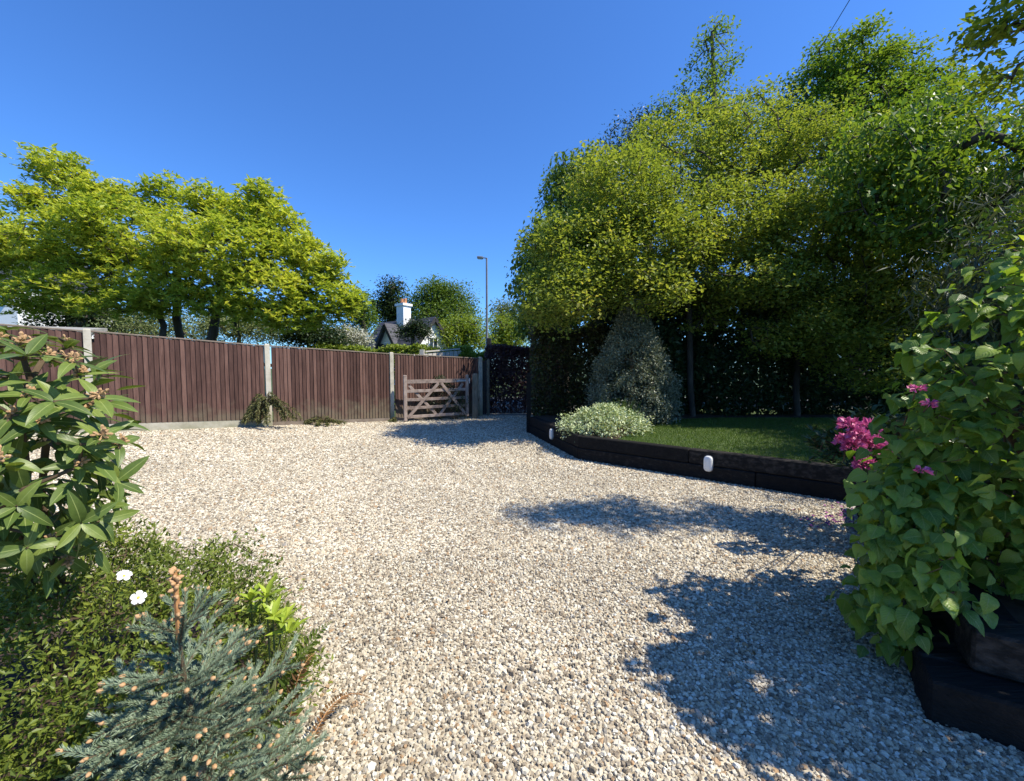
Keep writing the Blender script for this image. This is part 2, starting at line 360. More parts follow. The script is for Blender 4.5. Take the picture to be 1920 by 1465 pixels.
def foliage(rng, C, n_per, spread, L, wr, style='spray', out=None, droop=0.0):
    """leaves round the twig ends C ; returns V, F, rnd"""
    k = len(C); n = k * n_per
    c = np.repeat(C, n_per, 0)
    crn = np.repeat(rng.random(k), n_per)
    if style == 'whorl':
        tips = max(1, n_per // 7)
        off = np.clip(rng.normal(size=(k, tips, 3)), -1.6, 1.6) * np.array(spread) * .6
        tip = (C[:, None, :] + off)
        idx = np.minimum(np.arange(n_per) // 7, tips - 1)
        p = tip[:, idx, :].reshape(-1, 3)
        az = rng.random(n) * 2 * np.pi; el = np.radians(rng.uniform(-18, 52, n))
        d = np.stack([np.cos(az) * np.cos(el), np.sin(az) * np.cos(el), np.sin(el)], 1)
        nn = A(0, 0, 1) + rng.normal(size=(n, 3)) * .25
    elif style == 'spray':
        p = c + np.clip(rng.normal(size=(n, 3)), -1.6, 1.6) * np.array(spread) * .6
        az = rng.random(n) * 2 * np.pi; el = np.radians(rng.normal(-8, 28, n))
        d = np.stack([np.cos(az) * np.cos(el), np.sin(az) * np.cos(el), np.sin(el)], 1)
        nn = A(0, 0, 1) + rng.normal(size=(n, 3)) * .32
    elif style == 'hang':
        p = c + np.clip(rng.normal(size=(n, 3)), -1.6, 1.6) * np.array(spread) * .6
        az = rng.random(n) * 2 * np.pi; el = np.radians(rng.normal(-42, 22, n))
        d = np.stack([np.cos(az) * np.cos(el), np.sin(az) * np.cos(el), np.sin(el)], 1)
        nn = A(0, 0, 1) + rng.normal(size=(n, 3)) * .4
    else:
        p = c + np.clip(rng.normal(size=(n, 3)), -1.6, 1.6) * np.array(spread) * .6
        d = rand_dirs(rng, n); nn = rand_dirs(rng, n) + A(0, 0, .8)
    if out is not None:
        d = norm(d + np.repeat(out, n_per, 0) * .7)
    Ls = L * rng.uniform(.5, 1.35, n)
    V, F = kite_leaves(p, d, nn, Ls, Ls * wr * rng.uniform(.8, 1.15, n), droop=droop)
    rnd = np.clip(rng.random(n) * .6 + crn * .4, 0, 1)
    return V, F, np.repeat(rnd, 4)

def grow(rng, stems, targets, step):
    """branch skeleton: stems are polylines, each target is joined to its nearest node"""
    nodes = []; par = []
    for st in stems:
        prev = -1
        for p in st:
            nodes.append(np.asarray(p, float)); par.append(prev); prev = len(nodes) - 1
    cap = len(nodes) + len(targets) * 14
    N = np.zeros((cap, 3)); N[:len(nodes)] = nodes; PA = np.full(cap, -1); PA[:len(nodes)] = par; cnt = len(nodes)
    tops = N[:cnt].copy()
    order = np.argsort(np.min(np.linalg.norm(targets[:, None, :] - tops[None], axis=2), 1))
    tipidx = []
    first = np.zeros(cap, bool)
    lowcut = {}
    allow = np.ones(cap, bool)
    off = 0
    for st in stems:
        allow[off:off + max(1, len(st) // 2)] = False; off += len(st)
    for t in targets[order]:
        d2 = np.sum((N[:cnt] - t) ** 2, 1); d2 = np.where(allow[:cnt], d2, d2 * 3 + 4)
        j = int(np.argmin(d2)); a = N[j]; dist = math.sqrt(np.sum((a - t) ** 2))
        k = int(min(12, max(1, math.ceil(dist / step))))
        pd = norm(a - N[PA[j]]) if PA[j] >= 0 else A(0, 0, 1)
        c = a + pd * dist * .35 + A(0, 0, 1) * dist * .08
        prev = j
        for q in range(1, k + 1):
            u = q / k; pt = (1 - u) ** 2 * a + 2 * u * (1 - u) * c + u * u * t
            if q < k: pt = pt + rng.normal(size=3) * dist * .03
            N[cnt] = pt; PA[cnt] = prev; prev = cnt; cnt += 1
        tipidx.append(prev)
    N = N[:cnt]; PA = PA[:cnt]
    w = np.zeros(cnt); w[tipidx] = 1
    for i in range(cnt - 1, -1, -1):
        if PA[i] >= 0: w[PA[i]] += w[i]
    return N, PA, np.maximum(w, 1)

def skeleton_mesh(N, PA, w, base_r, expo=.45, rmin=.004):
    r0 = base_r / (w.max() ** expo); r = np.maximum(r0 * w ** expo, rmin)
    Vs = []; Fs = []; b = 0
    idx = np.where(PA >= 0)[0]
    for thick, sides in ((True, 7), (False, 3)):
        sel = idx[(r[idx] > base_r * .22) == thick]
        if len(sel) == 0: continue
        a = N[PA[sel]]; c = N[sel]; d = norm(c - a)
        ref = np.where(np.abs(d[:, 2:3]) < .8, A(0, 0, 1), A(1, 0, 0)); u = norm(np.cross(d, ref)); v = np.cross(d, u)
        ra = np.minimum(r[PA[sel]], r[sel] * 1.35)[:, None]; rc = r[sel][:, None]
        an = np.arange(sides) * 2 * np.pi / sides
        ring = lambda p, rr: p[:, None, :] + (u[:, None, :] * np.cos(an)[None, :, None] + v[:, None, :] * np.sin(an)[None, :, None]) * rr[:, :, None]
        ov = d * rc * .35
        V = np.concatenate([ring(a - ov, ra), ring(c + ov, rc)], 1).reshape(-1, 3)
        k = np.arange(len(sel))[:, None, None] * sides * 2
        i = np.arange(sides); j = (i + 1) % sides
        f = np.stack([i, j, j + sides, i + sides], 1)[None] + k
        Vs.append(V); Fs.append(f.reshape(-1, 4) + b); b += len(V)
    return np.concatenate(Vs), np.concatenate(Fs)

def ell_points(rng, lobes, shell=.55, zmin=None):
    out = []
    for (cx, cy, cz, rx, ry, rz, n) in lobes:
        d = rand_dirs(rng, n); r = shell + (1 - shell) * rng.random(n) ** .7
        out.append(A(cx, cy, cz) + d * r[:, None] * A(rx, ry, rz))
    out = np.concatenate(out)
    if zmin is not None: out = out[out[:, 2] > zmin]
    return out

def tree(name, label, cat, base, stems, lobes, leaf, lmat, bmat, base_r, seed, step=.5, shell=.5, zmin=None, group=None, cull=None):
    rng = np.random.default_rng(seed)
    t = thing(name, label, cat, base, group)
    T = ell_points(rng, lobes, shell, zmin)
    if cull is not None: T = T[cull(T)]
    N, PA, w = grow(rng, stems, T, step)
    V, F = skeleton_mesh(N, PA, w, base_r)
    part('trunk', V, F, bmat, t, smooth=True)
    V, F, rnd = foliage(rng, T, **leaf)
    part('crown', V, F, lmat, t, {'rnd': rnd}, kind='stuff')
    return t

def hedge(name, label, x0, x1, y0, y1, z0, z1, n, L, lmat, seed, bumps=.12, cat='hedge', stems=8, dens_low=1.0, rot=None):
    """clipped hedge: leaves through a box-shaped shell with an uneven face, on a row of stems"""
    rng = np.random.default_rng(seed)
    c = A((x0 + x1) / 2, (y0 + y1) / 2, 0)
    t = thing(name, label, cat, (c[0], c[1], z0))
    u = rng.random((n, 3))
    face = rng.random(n)
    p = np.stack([x0 + u[:, 0] * (x1 - x0), y0 + u[:, 1] * (y1 - y0), z0 + (z1 - z0) * u[:, 2]], 1)
    k = face < .45; p[k, 1] = y0 + np.abs(rng.normal(0, .10, k.sum()))
    k = (face >= .45) & (face < .7); p[k, 2] = z1 - np.abs(rng.normal(0, .10, k.sum()))
    k = (face >= .7) & (face < .8); p[k, 0] = np.where(rng.random(k.sum()) < .5, x0, x1) + rng.normal(0, .05, k.sum())
    ph = rng.random(6) * 6.28
    wob = np.sin(p[:, 0] * 2.3 + ph[0]) + np.sin(p[:, 0] * 5.1 + ph[1] + p[:, 2]) * .6 + np.sin(p[:, 2] * 3.7 + ph[2]) * .6
    p[:, 1] -= wob * bumps * .6; p[:, 2] += wob * bumps * .5 + rng.normal(0, .03, n)
    if dens_low < 1:
        h = (p[:, 2] - z0) / (z1 - z0); keep = rng.random(n) < dens_low + (1 - dens_low) * np.clip(h * 1.6, 0, 1); p = p[keep]
    n = len(p)
    d = norm(rand_dirs(rng, n) + A(0, -.5, -.1)); nn = rand_dirs(rng, n) * .7 + A(0, -.5, .8)
    Ls = L * rng.uniform(.6, 1.3, n)
    V, F = kite_leaves(p, d, nn, Ls, Ls * .6)
    part('leaves', V, F, lmat, t, {'rnd': np.repeat(rng.random(n), 4)}, kind='stuff')
    mb = MB()
    for i in range(stems):
        x = x0 + (i + .5) / stems * (x1 - x0) + rng.normal(0, .05); yy = (y0 + y1) / 2
        mb.tube([(x, yy, z0 - .05), (x + rng.normal(0, .06), yy + rng.normal(0, .06), (z0 + z1) / 2), (x + rng.normal(0, .15), yy, z1 - .1)], [.025, .018, .008], 5)
    mb.build('stems', M['bark'], t, kind='stuff')
    return t

def leaf_grid(width, nt, ns, fold, curve, crinkle, seed):
    """unit-length leaf blade along +X, normal +Z"""
    rng = np.random.default_rng(seed); V = []; al = []; ac = []
    ph = rng.random(4) * 6.28
    for i in range(nt + 1):
        t = i / nt; w = width(t)
        for j in range(ns + 1):
            s = -1 + 2 * j / ns
            z = fold * abs(s) * w - curve * t * t + crinkle * (math.sin(9 * t + ph[0] + 3 * s) * abs(s) + .7 * math.sin(17 * t - 9 * abs(s) + ph[1])) * min(1, w * 5)
            V.append((t - .12 * curve * t * t, s * w, z)); al.append(t); ac.append(s)
    F = [(i * (ns + 1) + j, (i + 1) * (ns + 1) + j, (i + 1) * (ns + 1) + j + 1, i * (ns + 1) + j + 1) for i in range(nt) for j in range(ns)]
    return np.array(V), np.array(F), np.array(al), np.array(ac)

def frame(p, d, n, s):
    d = norm(np.asarray(d, float)); n = np.asarray(n, float); n = norm(n - d * np.dot(n, d)); y = np.cross(n, d)
    m = np.eye(4); m[:3, 0] = d * s; m[:3, 1] = y * s; m[:3, 2] = n * s; m[:3, 3] = p
    return m

# ------------------------------------------------------------------ ground
def in_poly(x, y, poly):
    c = np.zeros(x.shape, bool); j = len(poly) - 1
    for i in range(len(poly)):
        xi, yi = poly[i]; xj, yj = poly[j]
        if yi != yj:
            c ^= ((yi > y) != (yj > y)) & (x < (xj - xi) * (y - yi) / (yj - yi) + xi)
        j = i
    return c

FENCE = [A(-10.1, 5.66), A(-7.92, 7.66), A(-5.75, 9.64), A(-3.44, 11.67), A(-1.02, 13.2)]
FTOP = [2.40, 2.255, 2.09, 1.975, 1.885]
WALL = [A(.42, 9.73), A(.77, 8.33), A(1.13, 6.9), A(2.52, 5.77), A(3.96, 4.6), A(5.45, 3.4)]
BED_C, BED_R, BED_L = A(1.83, 1.725), A(3.05, .97), A(3.90, 4.58)
RIGHT_POLY = [(.42, 9.73), (1.13, 6.9), (3.96, 4.6), (1.83, 1.725), (3.05, .97), (20, .9), (20, 14), (.42, 14)]

def grid_sheet(name, x0, x1, y0, y1, nx, ny, zf, mat, kind='structure'):
    xs = np.linspace(x0, x1, nx + 1); ys = np.linspace(y0, y1, ny + 1)
    X, Y = np.meshgrid(xs, ys); V = np.stack([X.ravel(), Y.ravel(), zf(X, Y).ravel()], 1)
    i = (np.arange(ny)[:, None] * (nx + 1) + np.arange(nx)[None]).ravel()
    F = np.stack([i, i + 1, i + nx + 2, i + nx + 1], 1)
    return part(name, V, F, mat, None, smooth=True, kind=kind)

ground_z = lambda X, Y: np.minimum(gz(X), 0.55) - 0.05
g = grid_sheet('ground', -60, 60, -20, 100, 120, 60, ground_z, M['grass_ground'])
far = part('far_ground', [(-900, 100, -.06), (900, 100, -.06), (900, 1600, -.06), (-900, 1600, -.06)], [(0, 1, 2, 3)], M['grass_ground'], kind='structure')
# gravel drive: strips between the fence line and the right-hand walls
V = []; F = []
rows = np.linspace(-1.5, 14.2, 80); ncol = 40
for yy in rows:
    xl = -10.6 if yy < 5.2 else min(-10.6 + (yy - 5.2) * 1.085, -.9)
    xr = 5.6 if yy < 9.6 else 1.0
    for xx in np.linspace(xl, xr, ncol + 1): V.append((xx, yy, float(gz(xx))))
V = np.array(V); i = (np.arange(len(rows) - 1)[:, None] * (ncol + 1) + np.arange(ncol)[None]).ravel()
part('driveway', V, np.stack([i, i + 1, i + ncol + 2, i + ncol + 1], 1), M['gravel_base'], smooth=True, kind='structure')
part('road', [(-60, 15.9, -.035), (60, 15.9, -.035), (60, 22.5, -.035), (-60, 22.5, -.035), ], [(0, 1, 2, 3)], M['tarmac'], kind='structure')
part('road_entrance', [(-1.0, 13.4, .006), (.7, 13.4, .006), (2.6, 15.95, -.028), (-.9, 15.95, -.028)], [(0, 1, 2, 3)], M['tarmac'], kind='structure')

# loose stones of the drive
LEFT_BED = [(-.98, -1), (-1.0, 1.5), (-1.1, 2.0), (-1.5, 2.5), (-2.6, 2.8), (-9, 3.0), (-9, -1)]
def stone_points(y0, y1, pitch, rng):
    xs = np.arange(-9.2, 4.6, pitch); ys = np.arange(y0, y1, pitch * .87)
    X, Y = np.meshgrid(xs, ys); X = X + (np.arange(len(ys)) % 2)[:, None] * pitch / 2
    X = X + rng.normal(0, pitch * .28, X.shape); Y = Y + rng.normal(0, pitch * .28, Y.shape)
    X = X.ravel(); Y = Y.ravel()
    xl = np.where(Y < 5.66, -10.1, -10.1 + (Y - 5.66) * 1.085) + .12
    px, py, fw = project(np.stack([X, Y, gz(X)], 1))
    keep = (X > xl) & (px > -120) & (px < 2040) & (py < 1560) & ~in_poly(X, Y, RIGHT_POLY) & ~in_poly(X, Y, LEFT_BED)
    return np.stack([X[keep], Y[keep], gz(X[keep])], 1)

def stones(name, pts, size, rng, detail):
    n = len(pts); k = 5
    an = np.arange(k) * 2 * np.pi / k + rng.random((n, 1)) * 6.28 + rng.normal(0, .16, (n, k))
    sz = size * np.exp(rng.normal(0, .27, n)); ar = rng.uniform(.62, 1.0, n)
    rad = rng.uniform(.78, 1.12, (n, k)) * .5
    th = rng.random(n) * 6.28
    def ring(f, z):
        x = np.cos(an) * rad * f; y = np.sin(an) * rad * f * ar[:, None]
        c, s = np.cos(th)[:, None], np.sin(th)[:, None]
        return np.stack([x * c - y * s, x * s + y * c, np.broadcast_to(z, x.shape)], 2)
    hh = rng.uniform(.14, .33, n)[:, None]
    if detail: loc = np.concatenate([ring(1.0, -hh * .25), ring(.64, hh * .8) + rng.normal(0, .05, (n, k, 3)) * A(1, 1, .6)], 1)
    else: loc = np.concatenate([ring(1.0, -hh * .3), (A(0, 0, 1) * hh)[:, None, :] + rng.normal(0, .12, (n, 1, 3)) * A(1, 1, .2)], 1)
    # random tilt
    ax = rng.normal(0, .21, (n, 2)); nz = norm(np.stack([ax[:, 0], ax[:, 1], np.ones(n)], 1))
    ux = norm(np.cross(np.tile(A(0, 1, 0), (n, 1)), nz)); uy = np.cross(nz, ux)
    loc = loc[..., 0:1] * ux[:, None] + loc[..., 1:2] * uy[:, None] + loc[..., 2:3] * nz[:, None]
    V = loc * sz[:, None, None] + pts[:, None, :] + A(0, 0, 1) * rng.uniform(-.002, .008, n)[:, None, None]
    i = np.arange(k); j = (i + 1) % k
    if detail:
        f = np.concatenate([np.stack([i, j, j + k], 1), np.stack([i, j + k, i + k], 1), np.array([[k, k + q, k + q + 1] for q in range(1, k - 1)])]); m = 2 * k
    else:
        f = np.stack([i, j, np.full(k, k)], 1); m = k + 1
    F = (f[None] + np.arange(n)[:, None, None] * m).reshape(-1, 3)
    o = part(name, V.reshape(-1, 3), F, M['gravel'], None, {'rnd': np.repeat(rng.random(n), m)}, kind='stuff')
    return o
rg = np.random.default_rng(11)
o = stones('gravel', stone_points(1.0, 3.3, .0150, rg), .0218, rg, True)
tag(o, 'cream and grey angular gravel stones in the nearest part of the drive', 'gravel')
o = stones('gravel', stone_points(3.3, 6.2, .0205, rg), .0290, rg, False)
tag(o, 'pale gravel across the middle of the drive', 'gravel')
o = stones('gravel', stone_points(6.2, 13.3, .0290, rg), .0400, rg, False)
tag(o, 'pale gravel in the far part of the drive towards the fence and gate', 'gravel')

# ------------------------------------------------------------------ lawn, soil
LAWN = [(1.22, 7.0), (2.6, 5.86), (4.05, 4.68), (5.5, 3.5), (16, 3.2), (16, 10.6), (.55, 10.6), (.55, 9.8), (.86, 8.38)]
part('lawn', [(x, y, .36) for x, y in LAWN], [tuple(range(len(LAWN)))], M['grass_ground'], kind='structure')
SOIL = [(1.22, 7.0), (1.72, 6.75), (2.35, 7.6), (3.2, 9.3), (5, 9.75), (14, 9.7), (14, 10.55), (.58, 10.55), (.58, 9.8), (.88, 8.38)]
part('border_soil', [(x, y, .366) for x, y in SOIL], [tuple(range(len(SOIL)))], M['soil'], kind='structure')
rb = np.random.default_rng(5); n = 150000
x = rb.uniform(1.2, 8.6, n); y = rb.uniform(3.6, 9.8, n)
k = in_poly(x, y, LAWN) & ~in_poly(x, y, SOIL); x, y = x[k], y[k]; n = len(x)
a = rb.random(n) * 6.28; h = rb.uniform(.018, .042, n); w = .004
b = np.stack([x, y, np.full(n, .358)], 1); s = np.stack([np.cos(a), np.sin(a), 0 * a], 1) * w
tp = b + np.stack([rb.normal(0, .012, n), rb.normal(0, .012, n), h], 1)
o = part('grass', np.stack([b - s, b + s, tp], 1).reshape(-1, 3), np.arange(3 * n).reshape(-1, 3), M['grass'], None, {'rnd': np.repeat(rb.random(n), 3)}, kind='stuff')
tag(o, 'short mown grass on the raised lawn in the shade', 'grass')
LB = [(-.99, .2), (-1.01, 1.5), (-1.11, 2.0), (-1.5, 2.5), (-2.6, 2.8), (-6, 3.0), (-6, .2)]
part('flower_bed', [(x, y, float(gz(x)) + .012) for x, y in LB], [tuple(range(len(LB)))], M['soil'], kind='structure')

# ------------------------------------------------------------------ sleeper walls
def sleeper_course(parent, a, b, z0, z1, th, inset=0.0):
    a3 = A(a[0], a[1], (z0 + z1) / 2); b3 = A(b[0], b[1], (z0 + z1) / 2); d = norm(b3 - a3); nrm = A(-d[1], d[0], 0)
    mb = MB(); j = R.normal(0, .004, 2)
    mb.bar(a3 + nrm * (th / 2 + inset + j[0]) + d * .003, b3 + nrm * (th / 2 + inset + j[1]) - d * .003, th, z1 - z0 - .006, bev=.012)
    return mb.build('sleeper', M['sleeper'], parent)
wall = thing('sleeper_wall', 'low black timber sleeper wall holding up the shaded lawn', 'retaining wall', (1.13, 6.9, 0))
for k_ in range(len(WALL) - 1):
    sleeper_course(wall, WALL[k_], WALL[k_ + 1], .20, .405, .15, 0)
low = [WALL[0], WALL[2], WALL[2] + (WALL[4] - WALL[2]) * .72, WALL[5]]
for k_ in range(len(low) - 1):
    sleeper_course(wall, low[k_], low[k_ + 1], -.03, .20, .15, -.012)
bed = thing('raised_bed', 'stepped black sleeper bed under the big-leaved shrub in the near right corner', 'raised bed', (1.8, 1.81, 0))
def bed_side(a, b, z0, z1, inset):   # inset towards the inside of the bed
    d = norm(b - a); return a, b, z0, z1, inset
d1 = norm(BED_R - BED_C); d2 = norm(BED_L - BED_C)
ins = lambda t: BED_C + (d1 + d2) * t
# front steps (towards the camera) and the side running back to the lawn wall
sleeper_course(bed, ins(0), ins(0) + d1 * 1.5, -.03, .19, .2)
sleeper_course(bed, ins(.0) + d2 * 1.75, ins(0) + d2 * .205, -.03, .19, .2)
sleeper_course(bed, ins(.0) + d2 * 3.3, ins(0) + d2 * 1.75, -.03, .19, .2)
for z_ in (.19,):
    sleeper_course(bed, ins(.16), ins(.16) + d1 * 1.35, z_, z_ + .195, .2)
    sleeper_course(bed, ins(.16) + d2 * 1.7, ins(.16) + d2 * .205, z_, z_ + .195, .2)
    sleeper_course(bed, ins(.16) + d2 * 3.1, ins(.16) + d2 * 1.7, z_, z_ + .195, .2)
c0 = ins(.3)
part('soil', [(*p, .35) for p in (c0, c0 + d1 * 1.3, c0 + d1 * 1.3 + d2 * 2.9, c0 + d2 * 2.9)], [(0, 1, 2, 3)], M['soil'], bed)

def bulkhead(px, seg_a, seg_b, zc, label):
    r = (px - CX) / F_PX; d = seg_b - seg_a
    s_ = (r * seg_a[1] - seg_a[0]) / (d[0] - r * d[1]); p = seg_a + d * s_; dn = norm(d); nrm = A(dn[1], -dn[0])
    t = thing('bulkhead_light', label, 'light', (p[0], p[1], zc), 'oval lights on the sleeper wall')
    ex, ez, en = A(dn[0], dn[1], 0), A(0, 0, 1), A(nrm[0], nrm[1], 0); c = A(p[0], p[1], zc)
    def oval(hw, hh, o0, rings, name, mat):
        V = []; Fc = []; m = 28
        for (f, o) in rings:
            for q in range(m):
                an = 2 * math.pi * q / m; cx_, cy_ = math.cos(an), math.sin(an)
                ex_ = math.copysign(abs(cx_) ** .75, cx_) * hw * f; ey_ = cy_ * (hw * f) + math.copysign(hh - hw, cy_) * f * min(1, abs(cy_) * 4)
                V.append(c + ex * ex_ + ez * ey_ + en * o)
        for q in range(len(rings) - 1):
            for i in range(m):
                j = (i + 1) % m; Fc.append((q * m + i, q * m + j, q * m + m + j, q * m + m + i))
        Fc.append(tuple(range((len(rings) - 1) * m, len(rings) * m)))
        part(name, np.array(V), Fc, mat, t, smooth=False)
    oval(.062, .113, 0, [(1, -.01), (1, .022), (.94, .028), (.80, .028)], 'base', M['grey_plastic'])
    oval(.057, .107, 0, [(1, .018), (1, .040), (.93, .054), (.7, .062), (.35, .066)], 'lens', M['white_plastic'])
bulkhead(1333, WALL[3], WALL[4], .235, 'white oval light on the black sleeper wall in front of the lawn')
bulkhead(1037, WALL[1], WALL[2], .235, 'white oval light on the black wall beside the variegated shrub')

# ------------------------------------------------------------------ fence
fence = thing('closeboard_fence', 'long dark brown closeboard fence with concrete posts along the drive', 'fence', (*FENCE[2], float(gz(FENCE[2][0]))))
for i, p in enumerate(FENCE):
    z0 = float(gz(p[0])) - .1; z1 = FTOP[i] + .035
    d = norm(FENCE[min(i + 1, 4)] - FENCE[max(i - 1, 0)]); t3 = A(d[0], d[1], 0); n3 = A(d[1], -d[0], 0)
    lean = R.normal(0, .004)
    mb = MB(); c = A(p[0], p[1], 0) + n3 * .0
    hw = .052
    q = lambda f, z: [c + t3 * (hw * f * a + lean * z) + n3 * (hw * f * b) + A(0, 0, z) for a, b in ((-1, -1), (1, -1), (1, 1), (-1, 1))]
    mb.hexa(q(1, z0), q(1, z1 - .03)); mb.hexa(q(.995, z1 - .03), q(.78, z1))
    mb.build('post', M['concrete'], fence)
for i in range(4):
    a, b = FENCE[i], FENCE[i + 1]; L = np.linalg.norm(b - a); d = norm(b - a); t3 = A(d[0], d[1], 0); n3 = A(d[1], -d[0], 0)
    za, zb = FTOP[i] - .02, FTOP[i + 1] - .02
    ga, gb = float(gz(a[0])), float(gz(b[0])); gh = .15 if i < 2 else .09
    top = lambda s: za + (zb - za) * s / L
    bot = lambda s: ga + (gb - ga) * s / L
    mb = MB(); th = .024
    A0 = A(a[0], a[1], 0) + t3 * .05; B0 = A(b[0], b[1], 0) - t3 * .05
    mb.hexa([A0 - n3 * th + A(0, 0, ga - .1), B0 - n3 * th + A(0, 0, gb - .1), B0 + n3 * th + A(0, 0, gb - .1), A0 + n3 * th + A(0, 0, ga - .1)][::-1],
            [A0 - n3 * th + A(0, 0, ga + gh), B0 - n3 * th + A(0, 0, gb + gh), B0 + n3 * th + A(0, 0, gb + gh), A0 + n3 * th + A(0, 0, ga + gh)][::-1])
    mb.build('gravel_board', M['concrete'] if i < 2 else M['rail'], fence)
    pitch = .0835; nb = int((L - .11) / pitch); s0 = .055 + (L - .11 - nb * pitch) / 2
    for k in range(nb):
        sa = s0 + k * pitch + R.normal(0, .002); w = .098; sb = min(sa + w, L - .05)
        dz = R.normal(0, .004); tl = R.normal(0, .003)
        o0 = .012 + R.normal(0, .0015)
        # feather edge: thin edge tucked under the neighbour, thick edge standing proud
        pts = lambda z, sh: [A(a[0], a[1], 0) + t3 * (sa + sh) + n3 * (o0 - .001) + A(0, 0, z(sa)), A(a[0], a[1], 0) + t3 * (sb + sh) + n3 * (o0 - .012) + A(0, 0, z(sb)),
                             A(a[0], a[1], 0) + t3 * (sb + sh) + n3 * (o0 - .007) + A(0, 0, z(sb)), A(a[0], a[1], 0) + t3 * (sa + sh) + n3 * (o0 + .017) + A(0, 0, z(sa))]
        m2 = MB(); m2.hexa(pts(lambda s: bot(s) + gh + .004, 0)[::-1], pts(lambda s: top(s) - .012 + dz, tl)[::-1])
        m2.build('board', M['board'], fence)
    mb = MB(); up = norm(np.cross(n3, norm(A(B0[0] - A0[0], B0[1] - A0[1], zb - za))))
    mb.bar(A0 + A(0, 0, za + .008), B0 + A(0, 0, zb + .008), .065, .03, (0, 0, 1), .006); mb.build('capping_rail', M['rail'], fence)
    for f in (.25, .75):
        mb = MB(); hz = lambda g_, z_: g_ + gh + (z_ - g_ - gh) * f
        mb.bar(A0 - n3 * .045 + A(0, 0, hz(ga, za)), B0 - n3 * .045 + A(0, 0, hz(gb, zb)), .05, .075); mb.build('arris_rail', M['rail'], fence)

# ------------------------------------------------------------------ gate and posts
GL, GR = A(-3.06, 11.50), A(-1.33, 12.40)
gate = thing('five_bar_gate', 'open weathered timber five bar gate resting in front of the fence', 'gate', (*GL, 0))
d = norm(GR - GL); gt = A(d[0], d[1], 0); gn = A(d[1], -d[0], 0); gu = A(0, 0, 1); GLEN = np.linalg.norm(GR - GL)
g3 = lambda s, z, o=0.0: A(GL[0], GL[1], 0) + gt * s + gn * o + gu * z
def gbar(name, s0, z0, s1, z1, w, h, o=0.0, mat='gate'):
    mb = MB(); mb.bar(g3(s0, z0, o), g3(s1, z1, o), w, h, gu if abs(z1 - z0) < 1.2 * abs(s1 - s0) + .01 or True else gt, .006)
    return mb.build(name, M[mat], gate)
def stile(s, z0, z1, w, th):
    mb = MB(); mb.obox(g3(s, (z0 + z1) / 2), gt, gn, gu, w / 2, th / 2, (z1 - z0) / 2, .012); mb.build('stile', M['gate'], gate)
stile(.045, .05, 1.36, .10, .075); stile(GLEN - .04, .10, 1.36, .085, .075)
for z, hh in ((1.17, .11), (.90, .085), (.655, .085), (.42, .085), (.17, .085)):
    gbar('rail', .09, z, GLEN - .08, z + .02, .03, hh)
gbar('brace', .10, .14, GLEN * .52, 1.12, .024, .085, .030); gbar('brace', GLEN * .56, 1.12, GLEN - .10, .17, .024, .085, .030)
gbar('brace', .16, 1.07, GLEN * .50, .18, .024, .08, -.030); gbar('brace', GLEN * .54, .18, GLEN - .16, 1.10, .024, .08, -.030)
mb = MB(); mb.bar(g3(GLEN - .38, 1.18, .024), g3(GLEN + .02, 1.19, .024), .008, .05); mb.tube([g3(GLEN + .03, 1.10, .03), g3(GLEN + .03, 1.26, .03)], .017, 8)
mb.build('hinge', M['metal'], gate)
def old_post(name, x, y, w, h, label, cat, mat='old_post', dome=True):
    mb = MB(); q = lambda f, z, dx=0: [A(x + dx + a * w / 2 * f, y + b * w / 2 * f, z) for a, b in ((-1, -1), (1, -1), (1, 1), (-1, 1))]
    mb.hexa(q(1, -.1), q(.97, h - .05)); mb.hexa(q(.965, h - .05), q(.6, h, .01))
    o = mb.build(name, M[mat]); tag(o, label, cat); return o
old_post('gate_post', -1.14, 12.62, .17, 1.40, 'square mossy timber post the five bar gate hangs on', 'post')
old_post('entrance_post', -.78, 13.35, .09, 1.86, 'slim timber post at the end of the brown fence beside the dark hedge', 'post')
old_post('wall_end_post', .40, 9.80, .10, 1.45, 'dark slim timber post at the far end of the sleeper wall', 'post', 'sleeper')
# dark close-boarded return between fence end and entrance post
ret = thing('return_panel', 'narrow dark board panel between the last concrete post and entrance post', 'fence panel', (-.92, 13.3, 0))
for k in range(2):
    mb = MB(); mb.obox((-.945 + k * .075, 13.285 + k * .02, .93), (1, 0, 0), (0, 1, 0), (0, 0, 1), .036, .01, .88); mb.build('board', M['dark_wood'], ret)

# ------------------------------------------------------------------ things behind the fence
def lobe(px, py, Y, rpx, rpy, ry, n):
    c = P(px, py, Y); return (c[0], c[1], c[2], rpx * Y / F_PX, ry, rpy * Y / F_PX, n)

# garden shed with a felt roof, and the white house beyond it
shed = thing('garden_shed', 'low garden shed with grey felt roof just behind the left fence', 'shed', (-11.0, 9.3, .5))
e0, e1 = A(-14.6, 7.2), A(-9.95, 9.15); dd = norm(e1 - e0); nn_ = A(-dd[1], dd[0])
def quadprism(pts, z0, z1):
    return [A(p[0], p[1], z0) for p in pts], [A(p[0], p[1], z1) for p in pts]
corner = [e0, e1, e1 + nn_ * 1.3, e0 + nn_ * 1.3]
mb = MB(); mb.hexa(*quadprism(corner, .3, 2.28)); mb.build('wall', M['board'], shed)
mb = MB(); ex_ = [e0 - dd * .15 - nn_ * .15, e1 + dd * .15 - nn_ * .15, e1 + dd * .15 + nn_ * 1.45, e0 - dd * .15 + nn_ * 1.45]
mb.hexa([A(*ex_[0], 2.29), A(*ex_[1], 2.29), A(*ex_[2], 2.50), A(*ex_[3], 2.50)], [A(*ex_[0], 2.37), A(*ex_[1], 2.37), A(*ex_[2], 2.58), A(*ex_[3], 2.58)]); mb.build('roof', M['felt'], shed)
